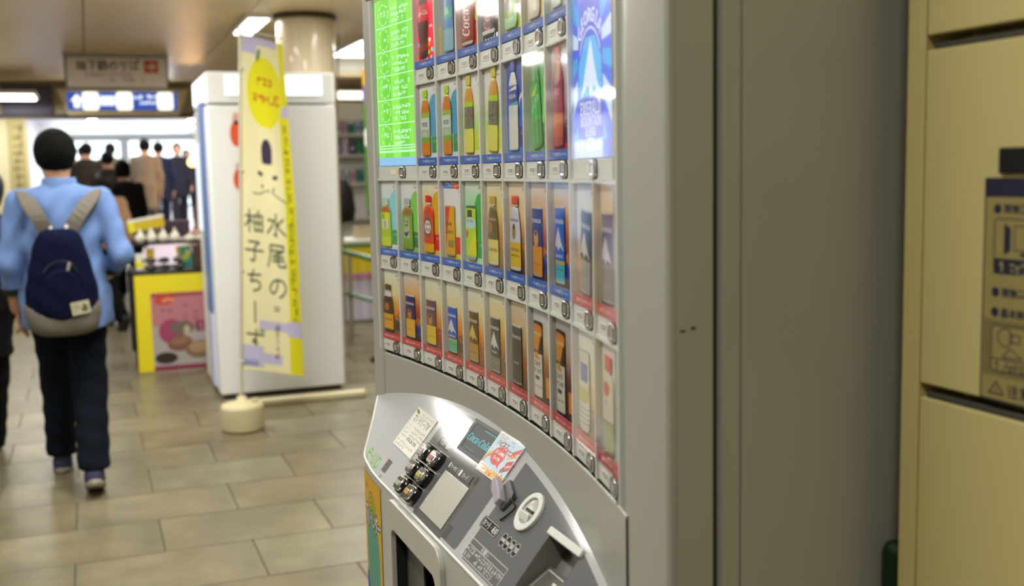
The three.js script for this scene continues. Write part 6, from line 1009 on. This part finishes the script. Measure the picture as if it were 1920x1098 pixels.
{
  // man with the backpack
  const O = [-0.125, 0, -5.68], at = (x, y, z) => [x - O[0], y, z - O[2]];
  const denim = cloth(0.004, 0.007, 0.013), blue = cloth(0.15, 0.245, 0.5, 0.9), navyS = cloth(0.05, 0.055, 0.1);
  const m = person({
    x: O[0], z: O[2], h: 1.72, cell: 0.0125, label: 'man in a light blue shirt and dark jeans walking away', skin: skinM, top: blue, trousers: denim, shoes: navyS, soles: std(0x9a958a, 0.7), collar: 1,
    hem: 0.79, flare: 0.07, sleeve: 1.5, topName: 'shirt', hairFat: 0.015, hairLow: -0.1, headX: -0.01,
    legs: [{ hip: [-0.085, 0.93, 0], kn: at(-0.2, 0.5, -5.9), an: at(-0.205, 0.082, -5.99), toe: 0 }, { hip: [0.085, 0.93, 0], kn: at(-0.045, 0.5, -5.66), an: at(-0.05, 0.125, -5.44), toe: 0.34 }],
    arms: [{ sh: [-0.185, 1.385, 0], el: [-0.245, 1.11, 0.03], wr: [-0.225, 0.88, -0.06] }, { sh: [0.185, 1.385, 0], el: [0.262, 1.13, 0.1], wr: [0.19, 1.02, -0.14] }],
  });
  // dark undersleeve bands showing below the rolled cuffs
  for (const a of m.arms) { const c0 = mix3(a.el, a.wr, 0.5), c1 = mix3(a.el, a.wr, 0.62); add('cuff', rod(c0, c1, 0.052, 16), M.black, m.body); }
  // backpack worn on the back
  const bp = thing('backpack', 'navy backpack with grey straps and base on the man in blue', 'backpack', [-0.14, 0.77, -5.535]);
  const prof = (y) => { const t = y / 0.5; return t < 0.25 ? 0.15 + 0.014 * Math.sin(t / 0.25 * 1.57) : 0.164 - 0.075 * Math.pow((t - 0.25) / 0.75, 1.6); };
  const sack = (x, y, z, e) => { const w = prof(Math.max(0, Math.min(0.5, y))) + e, dd = 0.095 - 0.03 * Math.pow(Math.max(0, y - 0.1) / 0.4, 2) + e; const q = Math.pow(Math.pow(Math.abs(x) / w, 2.6) + Math.pow(Math.abs(z - 0.03) / dd, 2.6), 1 / 2.6) - 1; const yy = Math.abs(y - 0.25) - 0.2; const rad = smax(q * 0.1, (yy - 0.05 - e) , 0.07); return rad + 0.0025 * Math.sin(x * 40 + y * 22) * Math.sin(y * 35); };
  function smax(a, b, k) { return -smin(-a, -b, k); }
  const navy = cloth(0.0025, 0.0045, 0.024), grey = cloth(0.16, 0.145, 0.12);
  add('bag_body', nets((x, y, z) => Math.max(sack(x, y, z, 0), 0.075 - y - 0.3 * x * x * 10), [-0.2, -0.03, -0.1], [0.2, 0.53, 0.16], 0.009), navy, bp);
  add('bag_base', nets((x, y, z) => Math.max(sack(x, y, z, 0.003), y - 0.085 - 0.3 * x * x * 10), [-0.2, -0.03, -0.1], [0.2, 0.16, 0.16], 0.009), grey, bp);
  add('front_pocket', nets((x, y, z) => Math.max(sack(x, y, z, 0.012), capD(x, y, 0, [0, 0.18, 0], [0, 0.24, 0], 0.1, 0.075), 0.05 - z), [-0.16, 0.02, 0.03], [0.16, 0.42, 0.16], 0.009), navy, bp);
  add('zip', tube([[-0.075, 0.3, 0.117], [-0.03, 0.345, 0.112], [0.04, 0.345, 0.112], [0.075, 0.3, 0.117]], 0.0035, 20, 6), M.black, bp); add('zip_pull', rbox(0.012, 0.04, 0.006, 0.003, -0.045, 0.325, 0.122), std(0xa09a86, 0.4), bp, null, [0, 0, -0.25]);
  const ribbon = (pts, wv, w, th) => { const c = new THREE.CatmullRomCurve3(pts.map((p) => V(...p))), n = 20, pos = [], idx = []; for (let i = 0; i <= n; i++) { const p = c.getPoint(i / n), T = c.getTangent(i / n), W = V(...wv).addScaledVector(T, -V(...wv).dot(T)).normalize(), N = T.clone().cross(W); for (const [a, b] of [[-1, -1], [1, -1], [1, 1], [-1, 1]]) { const q = p.clone().addScaledVector(W, a * w / 2).addScaledVector(N, b * th / 2); pos.push(q.x, q.y, q.z); } } for (let i = 0; i < n; i++) for (let k = 0; k < 4; k++) { const a = i * 4 + k, b = i * 4 + (k + 1) % 4; idx.push(a, b, a + 4, b, b + 4, a + 4); } idx.push(0, 1, 2, 0, 2, 3); const e = n * 4; idx.push(e, e + 2, e + 1, e, e + 3, e + 2); const g = new THREE.BufferGeometry(); g.setAttribute('position', new THREE.Float32BufferAttribute(pos, 3)); g.setIndex(idx); const f = g.toNonIndexed(); f.computeVertexNormals(); return f; };
  for (const d of [-1, 1]) { const k = d < 0 ? -0.002 : 0.03; add('strap', ribbon([[0.045 * d, 0.475, 0.0], [0.085 * d + k * 0.4, 0.56, -0.0], [0.125 * d + k, 0.635, -0.045], [0.14 * d + k, 0.672, -0.115], [0.135 * d + k, 0.63, -0.22], [0.125 * d + k, 0.5, -0.285], [0.13 * d + k, 0.3, -0.27]], [1, 0.15 * d, 0.1], 0.068, 0.014), grey, bp); }
  add('grab_loop', tube([[-0.032, 0.505, 0.01], [-0.026, 0.47, 0.05], [-0.005, 0.455, 0.07], [0.02, 0.46, 0.066], [0.036, 0.49, 0.03], [0.036, 0.51, 0.005]], 0.009, 24, 8), std(new THREE.Color(0.45, 0.42, 0.38), 0.7), bp);
  const pt = tex(128, 96, (x, w, h) => { fillR(x, '#b9b598', 0, 0, w, h); for (const [y, l] of [[28, 34], [48, 40], [68, 34]]) smallPrint(x, 14, y - 8, Math.floor(l / 9), 13, '#5a5640', false, 3.4); x.fillStyle = '#33321f'; x.beginPath(); x.moveTo(70, 78); x.lineTo(70, 60); x.arc(70, 60, 42, -1.2, 0); x.lineTo(112, 78); x.closePath(); x.fill(); x.strokeStyle = '#b0a24a'; x.lineWidth = 4; for (const r of [22, 32]) { x.beginPath(); x.arc(70, 72, r, -1.5, -0.1); x.stroke(); } });
  add('logo_patch', box(0.082, 0.06, 0.003), std(0xffffff, 0.7, { map: pt }), bp, [0.078, 0.135, 0.142], [0.0, 0.22, 0.14]);
}
const blk = cloth(0.006, 0.006, 0.007), drk = cloth(0.012, 0.012, 0.016), navyC = cloth(0.012, 0.016, 0.035), beigeC = cloth(0.16, 0.13, 0.085), brownC = cloth(0.025, 0.02, 0.012), greyC = cloth(0.018, 0.017, 0.024), peach = cloth(0.55, 0.33, 0.2), khaki = cloth(0.1, 0.085, 0.05), brownHair = std(0x140c08, 0.55);
const rampY = (z) => (z > -15.9 ? 0 : z > -19.5 ? (-15.9 - z) / 3.6 * 0.38 : 0.38 + (-19.5 - z) / 25.5 * 0.18);
const walker = person({ x: -0.66, z: -6.55, h: 1.55, cell: 0.02, label: 'person in a black coat beside the man in blue', top: blk, topName: 'coat', trousers: blk, hem: 0.62, flare: 0.03, stride: 0.12, hairFat: 0.02, long: 1, hairMat: std(0x080707, 0.5) });
walker.t.rotation.z = -0.1;
person({ x: 0.155, z: -11.6, h: 1.57, label: 'person in a peach top and black trousers walking to the passage', top: peach, trousers: blk, stride: 0.32, hairFat: 0.02, hairMat: brownHair, turn: 0.5, skin: skinD });
person({ x: 0.41, z: -14.2, h: 1.72, cell: 0.026, label: 'person in a long black coat entering the passage', top: blk, topName: 'coat', trousers: blk, hem: 0.6, flare: 0.02, long: 1, flip: 1 });
const crowd = [
  [0.93, -19.4, 1.76, 'person in a beige coat on the passage ramp', { top: beigeC, topName: 'coat', trousers: khaki, hem: 0.6, stride: 0.25 }],
  [1.22, -20.6, 1.74, 'person in a navy suit with back turned on the ramp', { top: navyC, topName: 'jacket', trousers: navyC, hem: 0.72 }],
  [1.66, -22.2, 1.74, 'person in a dark grey suit coming down the ramp', { top: greyC, topName: 'jacket', trousers: greyC, hem: 0.72, turn: Math.PI, stride: 0.22 }],
  [2.02, -24.5, 1.66, 'person in black coming down the ramp near the warm lamps', { top: drk, trousers: drk, turn: Math.PI + 0.2, flip: 1 }],
  [0.02, -19.0, 1.75, 'person in a brown jacket far behind the man in blue', { top: brownC, topName: 'jacket', trousers: drk, hem: 0.75 }],
  [0.42, -21.0, 1.74, 'person in a khaki jacket amid the crowd', { top: khaki, topName: 'jacket', trousers: drk, hem: 0.75, flip: 1 }],
  [0.3, -17.4, 1.74, 'person with dark hair and a dark brown coat at the ramp foot', { top: brownC, topName: 'coat', trousers: brownC, hem: 0.65 }],
  [-0.05, -22.5, 1.72, 'person in black at the left wall of the passage', { top: drk, trousers: drk }],
  [1.28, -13.2, 1.55, 'person in a salmon dress standing by the booth corner', { top: peach, topName: 'dress', trousers: khaki, hem: 0.55, stride: 0.08, long: 1, turn: 1.2 }],
];
for (const [x, z, h, label, o] of crowd) person({ x, z, h, y: rampY(z), cell: 0.032, label, ...o });
{
  const warm = new THREE.Color(1, 0.55, 0.2);
  for (const [x, z] of [[1.62, -18.6], [1.8, -18.9]]) {
    const t = thing('globe_lamp', 'small warm globe lamp hanging in the passage', 'lamp', [x, 1.72, z], 0, 'warm globe lamps in the passage');
    add('globe', new THREE.SphereGeometry(0.075, 20, 14), lampMat(warm, 5), t); add('cord', rod([0, 0.07, 0], [0, 1.18, 0], 0.005, 6), M.black, t);
    const l = new THREE.PointLight(warm, 1.2); l.castShadow = true; t.add(l);
  }
}
scene.traverse((o) => { if (o.isMesh) { o.castShadow = true; o.receiveShadow = true; } });
renderer.render(scene, camera);
